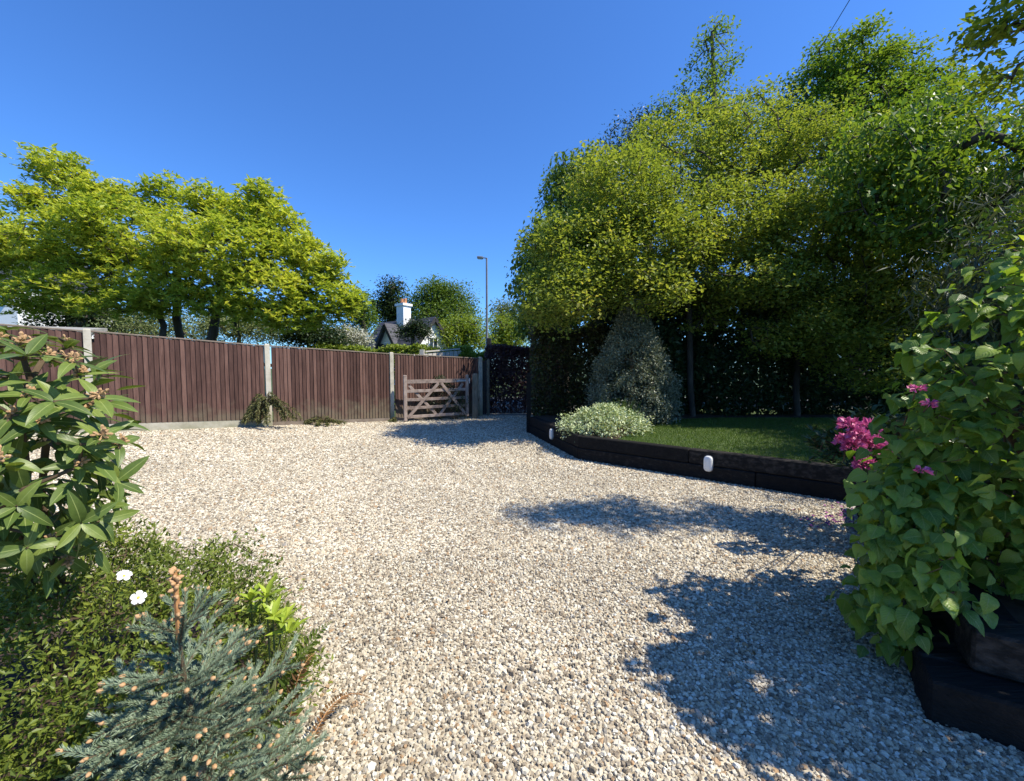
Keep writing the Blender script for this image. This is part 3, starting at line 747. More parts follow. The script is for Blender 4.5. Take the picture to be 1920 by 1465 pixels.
wh = thing('white_house', 'white rendered house showing behind the magnolia at the far left', 'house', (-32, 27, 0))
mb = MB(); mb.obox((-35.4, 28, 3.2), (1, 0, 0), (0, 1, 0), (0, 0, 1), 5.4, 3, 3.6); mb.build('wall', M['render'], wh)
mb = MB(); mb.add([(-41.2, 24.6, 6.7), (-29.7, 24.6, 6.7), (-29.7, 31.4, 6.7), (-41.2, 31.4, 6.7), (-41.2, 28, 9.6), (-29.7, 28, 9.6)], [(0, 1, 5, 4), (2, 3, 4, 5), (1, 2, 5), (3, 0, 4), (3, 2, 1, 0)]); mb.build('roof', M['slate'], wh)
for wx in (-38.6, -35.4, -32):
    mb = MB(); mb.obox((wx, 24.99, 4.6), (1, 0, 0), (0, 1, 0), (0, 0, 1), .55, .03, .65); w_ = mb.build('window', M['window'], wh)
    mb = MB(); mb.obox((wx, 24.96, 3.92), (1, 0, 0), (0, 1, 0), (0, 0, 1), .65, .06, .04); mb.build('sill', M['render'], w_)

# cottage
cu, cv = A(.80, -.60, 0), A(-.60, -.80, 0); CA = P(811, 597, 31.0); CL_, CW, CE = 6.2, 4.6, 2.55
cot = thing('cottage', 'white cottage with dark slate roof and white chimney beyond the road', 'cottage', (CA[0] - 2.5, CA[1] + 2, 0))
rz = CA[2]; up = A(0, 0, 1)
def gable_block(ridge_a, axis, length, side, width, rz, ez, names=('wall', 'roof')):
    """gabled block: ridge starts at ridge_a and runs along axis; side is horizontal across"""
    a0 = A(ridge_a[0], ridge_a[1], 0); b0 = a0 + axis * length; h = width / 2
    V = [a0 + side * h, a0 - side * h, b0 - side * h, b0 + side * h]
    V = [v + up * -.1 for v in V] + [v + up * ez for v in V] + [a0 + up * (rz - .06), b0 + up * (rz - .06)]
    m1 = MB(); m1.add(V, [(0, 1, 5, 8, 4), (2, 3, 7, 9, 6), (1, 2, 6, 5), (3, 0, 4, 7)]); m1.build('wall', M['render'], cot)
    slope = (rz - ez) / h
    for sgn in (1, -1):
        oh = .35; e_ = side * sgn * (h + oh)
        lo = ez - slope * oh
        p = [a0 - axis * .3 + up * rz, b0 + axis * .3 + up * rz, b0 + axis * .3 + e_ + up * lo, a0 - axis * .3 + e_ + up * lo]
        m2 = MB(); m2.hexa([q for q in p], [q + up * .09 for q in p]); rf = m2.build('roof', M['slate'], cot)
        # slate courses stand proud of one another
        for c_ in range(9):
            f0, f1 = c_ / 9, (c_ + 1) / 9 + .012
            A_ = lambda f, e: (p[0] if e == 0 else p[1]) * (1 - f) + (p[3] if e == 0 else p[2]) * f
            m3 = MB(); m3.hexa([A_(f0, 0) + up * .092, A_(f0, 1) + up * .092, A_(f1, 1) + up * .094, A_(f1, 0) + up * .094],
                               [A_(f0, 0) + up * .10, A_(f0, 1) + up * .10, A_(f1, 1) + up * .14, A_(f1, 0) + up * .14]); m3.build('slate_course', M['slate'], rf)
        m4 = MB(); m4.bar(a0 - axis * .33 + up * (rz - .05), a0 - axis * .33 + e_ + up * (lo - .05), .05, .24); m4.build('bargeboard', M['dark_wood'], cot)
gable_block(CA, -cu, CL_, cv, CW, rz, CE)
CG = P(727, 609, 31.6)
gable_block(CG, -cv, 3.4, cu, 3.3, CG[2], 2.5)
def cwin(c, ax, w, h):
    nrm = np.cross(ax, up); m1 = MB(); m1.obox(c, ax, nrm, up, w / 2, .03, h / 2); wo = m1.build('window', M['window'], cot)
    m2 = MB()
    for sx in (-1, 1): m2.obox(c + ax * sx * (w / 2 + .03), ax, nrm, up, .035, .045, h / 2 + .06)
    for sz_ in (-1, 1): m2.obox(c + up * sz_ * (h / 2 + .03), ax, nrm, up, w / 2, .045, .035)
    m2.obox(c, ax, nrm, up, .025, .04, h / 2); m2.build('frame', M['render'], wo)
ga0 = A(CA[0], CA[1], 0)
cwin(ga0 + cu * .04 + up * 3.35 , cv, .75, .95); cwin(A(CG[0], CG[1], 0) + cv * .04 + up * 3.1, cu, .7, .8)
CC = P(757, 590, 32.6); ch = MB(); ch.obox((CC[0], CC[1], rz - .3), cu, cv, up, .42, .36, 1.45); chm = ch.build('chimney', M['render'], cot)
ch = MB(); ch.obox((CC[0], CC[1], rz + 1.22), cu, cv, up, .52, .46, .09); ch.build('chimney_cap', M['render'], chm)
for s_ in (-.2, .2):
    ch = MB(); c_ = A(CC[0], CC[1], 0) + cu * s_; ch.tube([c_ + up * (rz + 1.3), c_ + up * (rz + 1.5), c_ + up * (rz + 1.72)], [.14, .11, .13], 10); ch.build('chimney_pot', M['terracotta'], chm)

# pale timber fence beyond the brown one
pf = thing('pale_fence', 'short pale silvered timber fence peeping over the brown fence by the hedge', 'fence', (-2.6, 14.6, 0))
pa, pb = P(798, 660, 14.3), P(862, 655, 15.0)
for k in range(9):
    f = k / 8; c_ = pa + (pb - pa) * f; m1 = MB(); m1.obox((c_[0], c_[1], c_[2] / 2 - .05), norm((pb - pa) * A(1, 1, 0)), np.cross(norm((pb - pa) * A(1, 1, 0)), up), up, .07, .012, c_[2] / 2); m1.build('board', M['pale_wood'], pf)
m1 = MB(); m1.bar(pa + A(0, -.02, .01), pb + A(0, -.02, .01), .06, .05); m1.build('capping_rail', M['pale_wood'], pf)
m1 = MB(); m1.obox((pa[0] - .12, pa[1], pa[2] / 2), (1, 0, 0), (0, 1, 0), (0, 0, 1), .07, .07, pa[2] / 2 + .08); m1.build('post', M['pale_wood'], pf)

# street lamps
def lamp_post(px, Y, ytop, label, arm, r0):
    top = P(px, ytop, Y); t = thing('street_lamp', label, 'street lamp', (top[0], Y, 0), 'street lamps along the road')
    m1 = MB(); m1.tube([(top[0], Y, -.05), (top[0], Y, 1.9), (top[0], Y, 2.0), (top[0], Y, top[2])], [r0 * 1.5, r0 * 1.5, r0, r0 * .7], 12); m1.build('column', M['lamp_metal'], t, smooth=False)
    m1 = MB(); m1.bar((top[0] + .03, Y, top[2] - .02), (top[0] - arm * .5, Y, top[2] + .02), .05, .05); m1.build('arm', M['lamp_metal'], t)
    m1 = MB(); m1.obox((top[0] - arm * .72, Y, top[2] + .02), (1, 0, -.06), (0, 1, 0), (.06, 0, 1), arm * .33, .13, .055, .02); hd = m1.build('lamp_head', M['lamp_metal'], t)
    m1 = MB(); m1.obox((top[0] - arm * .72, Y, top[2] - .045), (1, 0, -.06), (0, 1, 0), (.06, 0, 1), arm * .25, .09, .015); m1.build('lens', M['white_plastic'], hd)
lamp_post(912.5, 23.8, 484, 'tall grey street lamp column against the sky beyond the gate', .52, .075)
lamp_post(951.5, 52, 622, 'small distant street lamp right of the tall one', 1.0, .07)
sg = thing('signal_box', 'small dark box strapped to the tall street lamp column', 'box', P(917, 648, 23.6))
m1 = MB(); c_ = P(917, 644, 23.65); m1.obox(c_, (1, 0, 0), (0, 1, 0), (0, 0, 1), .12, .08, .30, .02); m1.build('case', M['black'], sg)
m1 = MB(); m1.obox(c_ + A(-.05, 0, .12), (1, 0, 0), (0, 1, 0), (0, 0, 1), .17, .05, .025); m1.obox(c_ + A(-.05, 0, -.12), (1, 0, 0), (0, 1, 0), (0, 0, 1), .17, .05, .025); m1.build('strap', M['metal'], sg)
bf = thing('bird_feeder_pole', 'thin black bird feeder pole hooked under the magnolia branches', 'pole', (*P(447, 620, 12.5)[:2], .1))
c_ = P(447, 604, 12.5); m1 = MB(); m1.tube([(c_[0], c_[1], .05), (c_[0], c_[1], c_[2]), (c_[0] - .03, c_[1], c_[2] + .1), (c_[0] - .1, c_[1], c_[2] + .13)], .014, 8); m1.build('pole', M['black'], bf)
m1 = MB(); m1.tube([c_ + A(-.1, 0, .12), c_ + A(-.1, 0, .02), c_ + A(-.1, 0, -.12)], [.02, .05, .045], 10); m1.build('feeder', M['black'], bf)
# overhead cable
ca, cb = P(1524, 112, 15.0), P(1587, 0, 11.5); dv = cb - ca
pts = [ca + dv * t + A(0, 0, .05 * t * (t - 4)) for t in np.linspace(-.25, 2.2, 14)]
m1 = MB(); m1.tube(pts, .011, 6); tag(m1.build('overhead_cable', M['black']), 'thin black overhead cable running from the oak tree across the sky', 'cable')

# ------------------------------------------------------------------ trees and hedges behind the fence
def stem_line(rng, a, b, n=6, wob=.08):
    a, b = np.asarray(a, float), np.asarray(b, float)
    return [a + (b - a) * t + rng.normal(size=3) * wob * (0 < t < 1) for t in np.linspace(0, 1, n)]
rs = np.random.default_rng(21)
MB_ = P(335, 690, 13.0); MB_[2] = .3
lv = dict(n_per=63, spread=(.29, .29, .22), L=.155, wr=.42, style='whorl')
tree('magnolia_tree', 'broad yellow-green magnolia tree with dark stems behind the brown fence', 'tree', MB_,
     [stem_line(rs, MB_ + A(-.25, 0, -.3), P(285, 500, 13.2)), stem_line(rs, MB_ + A(.3, 0, -.3), P(420, 520, 13.0)), stem_line(rs, MB_ + A(-.1, .3, -.3), P(330, 480, 14.2))],
     [lobe(108, 315, 13.6, 42, 32, .7, 51), lobe(58, 380, 13, 50, 28, .7, 39), lobe(130, 375, 13.5, 70, 26, .8, 45), lobe(195, 365, 13.5, 32, 24, .7, 36), lobe(318, 362, 14, 22, 24, .6, 24), lobe(395, 385, 13.6, 46, 26, .9, 51),
      lobe(496, 378, 12.8, 22, 30, .6, 33), lobe(520, 425, 12.8, 36, 36, .8, 54), lobe(572, 480, 12.8, 40, 40, .9, 66), lobe(622, 505, 12.6, 22, 26, .6, 27), lobe(600, 560, 12.6, 62, 48, 1.1, 90), lobe(660, 565, 12.4, 18, 20, .4, 18),
      lobe(250, 440, 12.6, 120, 55, 1.6, 158), lobe(410, 475, 12, 110, 60, 1.7, 172), lobe(120, 465, 12.6, 125, 48, 1.6, 158), lobe(10, 470, 13, 80, 50, 1.5, 105), lobe(-90, 450, 13.5, 110, 80, 1.8, 90),
      lobe(150, 540, 12.4, 85, 32, 1.2, 66), lobe(500, 545, 12.2, 85, 42, 1.3, 93), lobe(330, 535, 12.6, 85, 38, 1.5, 57), lobe(230, 480, 14.5, 180, 60, 1.4, 82), lobe(450, 480, 14.5, 100, 60, 1.2, 68),
      lobe(330, 562, 12.3, 110, 20, 1.1, 60), lobe(230, 575, 12.2, 90, 20, .9, 45), lobe(60, 560, 12.4, 80, 26, 1.0, 60), lobe(440, 585, 12.0, 70, 20, .8, 39), lobe(545, 595, 12.2, 60, 26, .8, 51), lobe(250, 385, 13.8, 60, 26, .8, 39), lobe(450, 405, 13.5, 50, 30, .8, 42)],
     lv, M['lf_magnolia'], M['bark'], .125, 31, step=.45, shell=.45)

BG = 'background trees beyond the road'
def bg_tree(name, label, px, ytop, ybot, Y, lobes, n_per, L, mat, seed, r=.22, bark='bark', style='spray', wr=.6, sp=.09, group=BG, cat='tree'):
    b = P(px, 700, Y); b[2] = -.05; rg_ = np.random.default_rng(seed + 100)
    lb = [lobe(*q[:2], Y + q[2], q[3], q[4], q[4] * Y / F_PX if len(q) < 7 else q[6], q[5]) for q in lobes]
    s = sp * Y / 10
    return tree(name, label, cat, b, [stem_line(rg_, b, P(px, ytop * .55 + ybot * .45, Y), 6, .12)], lb,
                dict(n_per=n_per, spread=(s * 3, s * 3, s * 1.8), L=L, wr=wr, style=style), M[mat], M[bark], r, seed, step=Y * .03, shell=.35, group=group)
bg_tree('slender_tree', 'slender grey-green tree between the magnolia and the cottage', 680, 545, 650, 30, [(675, 572, 0, 14, 28, 60), (668, 610, 0, 24, 26, 50), (684, 600, 1, 8, 26, 24)], 36, .20, 'lf_mid', 41)
bg_tree('ivy_tower_tree', 'dark tall tree with a square ivy-clad top behind the cottage chimney', 735, 520, 650, 46, [(735, 545, 0, 10, 24, 34), (735, 575, 0, 30, 28, 70), (715, 590, 0, 28, 28, 50), (755, 590, 0, 26, 30, 46)], 44, .28, 'lf_dark', 42, .4)
bg_tree('round_tree', 'big rounded green tree behind the right end of the cottage', 830, 530, 660, 44, [(815, 560, 0, 38, 32, 90), (855, 560, 0, 32, 28, 74), (835, 600, -2, 50, 36, 110), (790, 585, 0, 26, 32, 60), (870, 600, 0, 26, 38, 60), (835, 545, 0, 30, 14, 30)], 44, .26, 'lf_mid', 43, .4)
bg_tree('yellow_green_tree', 'light yellow-green tree left of the tall street lamp', 868, 590, 670, 33, [(850, 630, 0, 36, 34, 60), (880, 620, 0, 30, 32, 55), (895, 640, 0, 26, 28, 40), (835, 640, -1, 30, 26, 40)], 40, .20, 'lf_bright', 44)
bg_tree('golden_conifer', 'golden green upright tree right of the tall street lamp', 940, 590, 670, 38, [(935, 620, 0, 18, 36, 60), (955, 625, 0, 16, 36, 46), (925, 645, 0, 14, 26, 30), (972, 640, 0, 20, 40, 40)], 40, .22, 'lf_bright', 45)
bg_tree('far_tree', 'pale distant round tree above the golden one beside the dark wood', 950, 565, 660, 62, [(948, 588, 0, 28, 24, 70), (968, 610, 0, 28, 34, 50)], 36, .34, 'lf_grey', 46, .4)
bg_tree('apple_tree', 'small spreading dark green tree in front of the cottage', 775, 590, 650, 25.5, [(764, 624, 0, 16, 12, 34), (785, 612, 0, 14, 14, 40), (794, 626, 0, 8, 10, 20)], 36, .14, 'lf_dark', 47, .12, sp=.07)
bg_tree('left_dark_tree', 'dark evergreen tree under the left side of the magnolia', 130, 560, 640, 19, [(110, 590, 0, 55, 36, 70), (180, 600, 0, 60, 34, 70), (250, 605, 0, 50, 30, 50)], 44, .15, 'lf_dark', 48, .16)
SH = 'garden shrubs behind the fence'
bg_tree('willow_bush', 'pale grey-green bush behind the fence right of the magnolia stems', 450, 590, 660, 17, [(420, 620, 0, 60, 34, 80), (490, 622, 0, 55, 32, 80), (360, 615, 1, 55, 36, 60), (300, 612, 1, 55, 36, 60), (240, 618, 1, 50, 32, 40), (440, 600, 1, 60, 26, 40)], 46, .13, 'lf_grey', 49, .08, style='random', wr=.3, group=SH, cat='shrub')
bg_tree('dark_shrub', 'dark rounded evergreen shrub behind the second concrete post', 575, 600, 670, 16.5, [(565, 628, 0, 36, 28, 70), (600, 620, 0, 30, 26, 50), (612, 640, -1, 30, 20, 30)], 50, .12, 'lf_dark', 50, .08, group=SH, cat='shrub')
bg_tree('blossom_shrub', 'arching shrub covered in off-white blossom left of the cottage roof', 655, 605, 660, 20, [(645, 632, 0, 22, 14, 60), (668, 636, 0, 14, 10, 36), (628, 640, 0, 16, 10, 26)], 60, .10, 'lf_blossom', 51, .07, style='random', wr=.8, group=SH, cat='shrub')
hedge('clipped_hedge', 'clipped bright green laurel hedge showing above the brown fence', -7.6, -1.6, 15.0, 15.9, -.05, 2.36, 26000, .105, M['lf_bright'], 52, .14, stems=14)
hedge('low_bright_hedge', 'bright leafy hedge between the pale fence and the entrance', -1.95, -.95, 14.9, 15.5, -.05, 2.08, 7000, .10, M['lf_bright'], 53, .18, stems=4)
hedge('copper_hedge', 'thin purple-leaved beech hedge across the end of the drive entrance', -.85, 1.6, 14.0, 15.0, -.05, 2.26, 30000, .095, M['lf_copper'], 54, .06, stems=11, dens_low=.30)
hedge('beech_hedge', 'tall dark bronze-green beech hedge beside the sleeper wall end', .55, 2.3, 10.2, 11.4, .36, 2.65, 17000, .085, M['lf_beech'], 55, .16, stems=8)

# ------------------------------------------------------------------ woodland on the right
b = A(4.6, 11.2, .36); rs = np.random.default_rng(61)
tree('golden_maple', 'wide multi-stemmed golden green tree spreading over the back of the lawn', 'tree', b,
     [stem_line(rs, b + A(0, 0, -.1), P(1290, 470, 10.8), 7, .12), stem_line(rs, b + A(.2, 0, -.1), P(1400, 430, 11.2), 7, .12), stem_line(rs, b + A(.4, .1, -.1), P(1530, 450, 11), 7, .12), stem_line(rs, b + A(-.2, .1, -.1), P(1150, 520, 11), 7, .12)],
     [lobe(1165, 370, 9.2, 110, 90, 1.1, 120), lobe(1290, 300, 11, 120, 85, 1.5, 120), lobe(1420, 270, 11.4, 110, 80, 1.5, 110), lobe(1540, 310, 11.4, 120, 90, 1.5, 110), lobe(1500, 620, 9.2, 110, 50, .8, 60), lobe(1640, 660, 9.0, 110, 70, .9, 80), lobe(1720, 560, 9.2, 80, 90, 1.0, 70),
      lobe(1090, 470, 8.7, 95, 80, 1.0, 105), lobe(1210, 460, 9.1, 130, 70, 1.3, 125), lobe(1370, 420, 9.6, 130, 75, 1.3, 130), lobe(1510, 440, 9.6, 120, 75, 1.3, 120), lobe(1640, 420, 10, 110, 110, 1.5, 120),
      lobe(1430, 525, 9.0, 100, 40, 1.0, 60), lobe(1050, 560, 8.6, 80, 55, 1.2, 75), lobe(1190, 545, 8.7, 100, 40, 1.1, 60), lobe(1600, 570, 9.4, 120, 60, 1.2, 90), lobe(1340, 390, 12.0, 160, 110, 1.2, 90), lobe(1550, 400, 12.6, 200, 120, 1.2, 90)],
     dict(n_per=80, spread=(.36, .36, .20), L=.088, wr=.62, style='spray'), M['lf_maple'], M['bark'], .13, 62, step=.4, shell=.45)
b = A(2.0, 15.5, 0)
tree('chestnut_tree', 'darker green tree at the left edge of the wood beside the sky', 'tree', b, [stem_line(rs, b, P(1060, 420, 15.5), 6, .15)],
     [lobe(1070, 370, 15, 55, 65, 1.5, 70), lobe(1110, 340, 15.5, 60, 50, 1.5, 50), lobe(1040, 460, 14, 60, 60, 1.5, 80), lobe(1010, 530, 13.5, 44, 60, 1.2, 60), lobe(1020, 590, 13, 50, 40, 1.2, 50), lobe(1120, 480, 15, 100, 120, 1.6, 90)],
     dict(n_per=60, spread=(.42, .42, .24), L=.17, wr=.5, style='hang'), M['lf_mid'], M['bark'], .24, 63, step=.6, shell=.4)
b = A(6.6, 13.6, 0)
tree('slim_birch', 'slim tree with an airy pointed top rising above the golden tree', 'tree', b, [stem_line(rs, b, P(1335, 60, 13.4), 10, .1)],
     [lobe(1340, 70, 13.4, 38, 30, .45, 16), lobe(1340, 120, 13.4, 55, 35, .6, 26), lobe(1325, 175, 13.4, 62, 35, .8, 34), lobe(1270, 205, 13.2, 62, 22, .7, 22), lobe(1370, 220, 13.5, 70, 35, .8, 40), lobe(1300, 240, 13.5, 85, 45, 1.0, 60)],
     dict(n_per=30, spread=(.30, .30, .13), L=.10, wr=.55, style='spray'), M['lf_oak'], M['pale_bark'], .11, 64, step=.5, shell=.2)
b = P(1620, 700, 17); b[2] = 0
tree('oak_tree', 'tall oak rising behind the golden tree where the cable meets it', 'tree', b, [stem_line(rs, b, P(1610, 190, 17), 8, .25)],
     [lobe(1585, 120, 17, 70, 55, 1.6, 80), lobe(1650, 150, 17, 70, 60, 1.6, 80), lobe(1520, 190, 17, 70, 50, 1.6, 70), lobe(1700, 220, 17, 90, 70, 1.8, 90), lobe(1600, 250, 16.5, 130, 80, 2, 120), lobe(1460, 260, 17, 60, 50, 1.5, 50), lobe(1760, 200, 17, 90, 80, 1.8, 80), lobe(1700, 380, 16.5, 160, 110, 2, 110)],
     dict(n_per=62, spread=(.45, .45, .26), L=.15, wr=.55, style='spray'), M['lf_oak'], M['bark'], .34, 65, step=.7, shell=.4)
b = P(1235, 700, 19); b[2] = 0
tree('dark_pine', 'dark grey-green crown peeping over the left shoulder of the golden tree', 'tree', b, [stem_line(rs, b, P(1200, 300, 19), 6, .2)],
     [lobe(1195, 265, 19, 60, 34, 1.6, 60), lobe(1160, 330, 19, 80, 55, 1.6, 60), lobe(1260, 330, 19, 110, 70, 1.6, 60), lobe(1230, 480, 18, 170, 120, 1.6, 110), lobe(1420, 440, 17, 190, 130, 1.5, 130), lobe(1600, 480, 16, 170, 130, 1.5, 120)], dict(n_per=50, spread=(.5, .5, .3), L=.17, wr=.3, style='random'), M['lf_dark'], M['bark'], .25, 66, step=.8, shell=.35)
b = A(9.2, 6.6, .3)
tree('shade_tree', 'leafy green tree leaning in from the right edge above the bamboo', 'tree', b, [stem_line(rs, b, A(8.8, 6.6, 5.0), 7, .15)],
     [(7.8, 8.2, 4.8, 1.6, 1.2, 1.2, 110), (9.6, 6.2, 4.9, 2.0, 1.5, 1.2, 110), (7.8, 8.3, 5.8, 1.4, 1.2, 1.0, 80), (10.5, 4.6, 4.6, 2.2, 1.8, 1.4, 110), (8.8, 4.4, 3.8, 1.5, 1.3, 1.1, 80)],
     dict(n_per=64, spread=(.36, .36, .2), L=.12, wr=.6, style='hang'), M['lf_oak'], M['bark'], .16, 67, step=.5, shell=.35)
b = A(12, 9.5, .3)
tree('shade_tree', 'broad dark tree behind the bamboo at the right edge of the wood', 'tree', b, [stem_line(rs, b, A(11.5, 9.5, 5.5), 7, .15)],
     [(11, 9.4, 5.2, 2.6, 2.2, 2.2, 130), (13.2, 8.6, 6, 2.6, 2.4, 2.2, 110), (10.4, 10.6, 3.2, 2.2, 1.8, 1.6, 90), (12.6, 7.4, 3.6, 2.2, 1.8, 1.8, 90)],
     dict(n_per=60, spread=(.4, .4, .22), L=.13, wr=.6, style='hang'), M['lf_mid'], M['bark'], .2, 68, step=.6, shell=.35)
# bamboo clump : culms with narrow hanging leaves
rb = np.random.default_rng(70); bm = thing('bamboo_clump', 'dark narrow-leaved bamboo clump arching in at the right edge', 'bamboo', (6.55, 4.85, .36))
tips = []
for k in range(34):
    a0 = A(6.55, 4.85, .3) + A(rb.normal(0, .45), rb.normal(0, .35), 0); an = rb.random() * 6.28; ln = rb.uniform(.3, 1.5); hh = rb.uniform(2.4, 4.4)
    pts = [a0 + A(math.cos(an) * ln * t ** 2.2, math.sin(an) * .6 * ln * t ** 2.2, hh * (t - .12 * t ** 3)) for t in np.linspace(0, 1, 7)]
    m1 = MB(); m1.tube(pts, [.014, .013, .012, .010, .008, .005, .003], 5); m1.build('culm', M['green_stem'], bm)
    for t in np.linspace(.22, 1, 17):
        i = min(5, int(t * 6)); f = t * 6 - i; tips.append(pts[i] * (1 - f) + pts[i + 1] * f + rb.normal(size=3) * A(.22, .22, .1))
V, F, rn = foliage(rb, np.array(tips), 26, (.30, .30, .2), .17, .13, 'hang'); part('leaves', V, F, M['lf_bamboo'], bm, {'rnd': rn}, kind='stuff')
# dark understorey
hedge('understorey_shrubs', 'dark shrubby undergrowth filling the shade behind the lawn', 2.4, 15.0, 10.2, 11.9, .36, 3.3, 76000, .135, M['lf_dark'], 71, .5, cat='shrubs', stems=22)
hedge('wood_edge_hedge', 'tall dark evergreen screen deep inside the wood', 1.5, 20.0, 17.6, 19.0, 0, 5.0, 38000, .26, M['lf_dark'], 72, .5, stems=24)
for k, (x_, y_, x2, y2, z2, lab) in enumerate([(4.5, 10.1, 4.25, 10.2, 4.2, 'leaning slim-trunked tree in the shade just right of the silvery shrub'), (7.1, 10.1, 7.0, 10.3, 4.0, 'slim dark-trunked tree in deep shade at the back right of the lawn')]):
    b = A(x_, y_, .36); r_ = np.random.default_rng(80 + k)
    tree('hornbeam', lab, 'tree', b, [stem_line(r_, b + A(0, 0, -.1), A(x2, y2, z2), 6, .05)], [(x2, y2, z2 - .4, 1.1, 1.0, 1.2, 60), (x2 + .3, y2 - .4, z2 - 1.2, 1.0, .8, .7, 34)],
         dict(n_per=56, spread=(.32, .32, .12), L=.085, wr=.6, style='spray'), M['lf_maple'], M['bark'], .075, 83 + k, step=.35, shell=.3)

# ------------------------------------------------------------------ border shrubs
def ovoid_shrub(name, label, cat, base, rx, ry, h, n, L, wr, mat, seed, pw=.8, stems=6, lean=0.0, clump=160, jit=.09, taper=1.9):
    """dense shrub: leaves in tufts over an egg-shaped volume"""
    rng = np.random.default_rng(seed); t = thing(name, label, cat, base)
    z = rng.random(clump) ** .85; prof = np.sqrt(np.clip(1 - (z * 1.02 - .28) ** 2 / .55, .02, 1)) * np.clip((1.04 - z) * taper, 0, 1) ** pw
    an = rng.random(clump) * 6.28; rr = .55 + .45 * rng.random(clump) ** .5
    C = np.array(base) + np.stack([np.cos(an) * prof * rr * rx + lean * z, np.sin(an) * prof * rr * ry, z * h], 1)
    npc = n // clump
    V, F, rn = foliage(rng, C, npc, (jit * 1.8, jit * 1.8, jit * 1.8), L, wr, 'random', norm(C - np.array(base) - A(0, 0, h * .35)))
    part('leaves', V, F, mat, t, {'rnd': rn}, kind='stuff')
    N, PA, w = grow(rng, [stem_line(rng, np.array(base) + A(0, 0, -.05), np.array(base) + A(lean * .5, 0, h * .55), 5, .03)], C, .2)
    V, F = skeleton_mesh(N, PA, w, .035 * max(.4, h / 2), rmin=.003); part('stems', V, F, M['twig'], t)
    return t
ovoid_shrub('pittosporum', 'tall egg-shaped silver-green pittosporum at the left end of the lawn', 'shrub', (2.66, 9.1, .36), .98, .85, 2.72, 50000, .050, .5, M['lf_pittosporum'], 90, .8, clump=640, jit=.075, taper=1.35)
ovoid_shrub('variegated_shrub', 'low spreading cream-variegated shrub spilling over the sleeper wall', 'shrub', (1.72, 7.55, .36), .80, .60, .40, 9000, .05, .55, M['lf_variegated'], 91, .5, clump=150, jit=.075)
# strappy plant between them
rb = np.random.default_rng(92); n = 260; b = A(2.15, 8.25, .36)
az = rb.random(n) * 6.28; el = np.radians(rb.uniform(45, 88, n)); d = np.stack([np.cos(az) * np.cos(el), np.sin(az) * np.cos(el), np.sin(el)], 1)
V, F = kite_leaves(b + rb.normal(size=(n, 3)) * A(.12, .1, .03), d, np.tile(A(0, 0, 1.), (n, 1)) + rb.normal(size=(n, 3)) * .3, rb.uniform(.35, .72, n), np.full(n, .022), droop=.1)
sp = thing('strappy_plant', 'upright narrow-leaved green plant in front of the silvery shrub', 'plant', b); part('leaves', V, F, M['lf_mid'], sp, {'rnd': np.repeat(rb.random(n), 4)}, kind='stuff')

# weeping conifer at the second concrete post, and weeds
def weeper(name, label, base, w, h, n, seed, side=1.0):
    rng = np.random.default_rng(seed); t = thing(name, label, 'plant', base); b = np.array(base, float)
    allp = []; alld = []
    for k in range(n):
        an = rng.random() * 6.28; ln = w * rng.uniform(.5, 1.0) * (1 + .7 * max(0, math.cos(an)) * side)
        hh = h * rng.uniform(.55, 1.0); m = 8
        pts = [b + A(math.cos(an) * ln * t_ ** .8, math.sin(an) * ln * .5 * t_ ** .8 - .1, hh * (1 - .9 * max(0, t_ - .15) ** 1.6) * min(1, t_ * 5 + .35)) for t_ in np.linspace(0, 1, m)]
        m1 = MB(); m1.tube(pts, [.012, .011, .009, .008, .006, .005, .004, .003], 4); br = m1.build('branch', M['twig'], t)
        seg = np.array(pts); q = 150; tt = rng.uniform(.12, 1, q) * (m - 1); i = np.minimum(tt.astype(int), m - 2); f = (tt - i)[:, None]
        p = seg[i] * (1 - f) + seg[i + 1] * f; ax = norm(seg[i + 1] - seg[i]); d = norm(ax * .6 + rand_dirs(rng, q) * .8 + A(0, 0, -.45))
        V, F = kite_leaves(p, d, rand_dirs(rng, q), rng.uniform(.05, .11, q), np.full(q, .016)); part('foliage', V, F, M['weeping'], br, {'rnd': np.repeat(rng.random(q), 4)}, kind='stuff')
    return t
p2 = FENCE[2]; gzp = float(gz(p2[0]))
weeper('weeping_conifer', 'small drooping olive-brown conifer at the foot of the second concrete post', (p2[0] + .12, p2[1] - .28, gzp), .52, .82, 26, 95)
weeper('low_weeds', 'low straggly weeds at the foot of the fence right of the conifer', (p2[0] + 1.05, p2[1] + .58, gzp - .05), .50, .22, 10, 96)
weeper('gate_weeds', 'small tuft of weeds between concrete post and open gate', (-3.3, 11.55, 0), .22, .2, 7, 97)
ivy = ovoid_shrub('gate_climber', 'dark scrambling climber growing between the open gate and the fence', 'climber', (-2.15, 12.25, 0), .75, .16, 1.25, 2600, .06, .4, M['lf_dark'], 98, .4, clump=90, jit=.07)

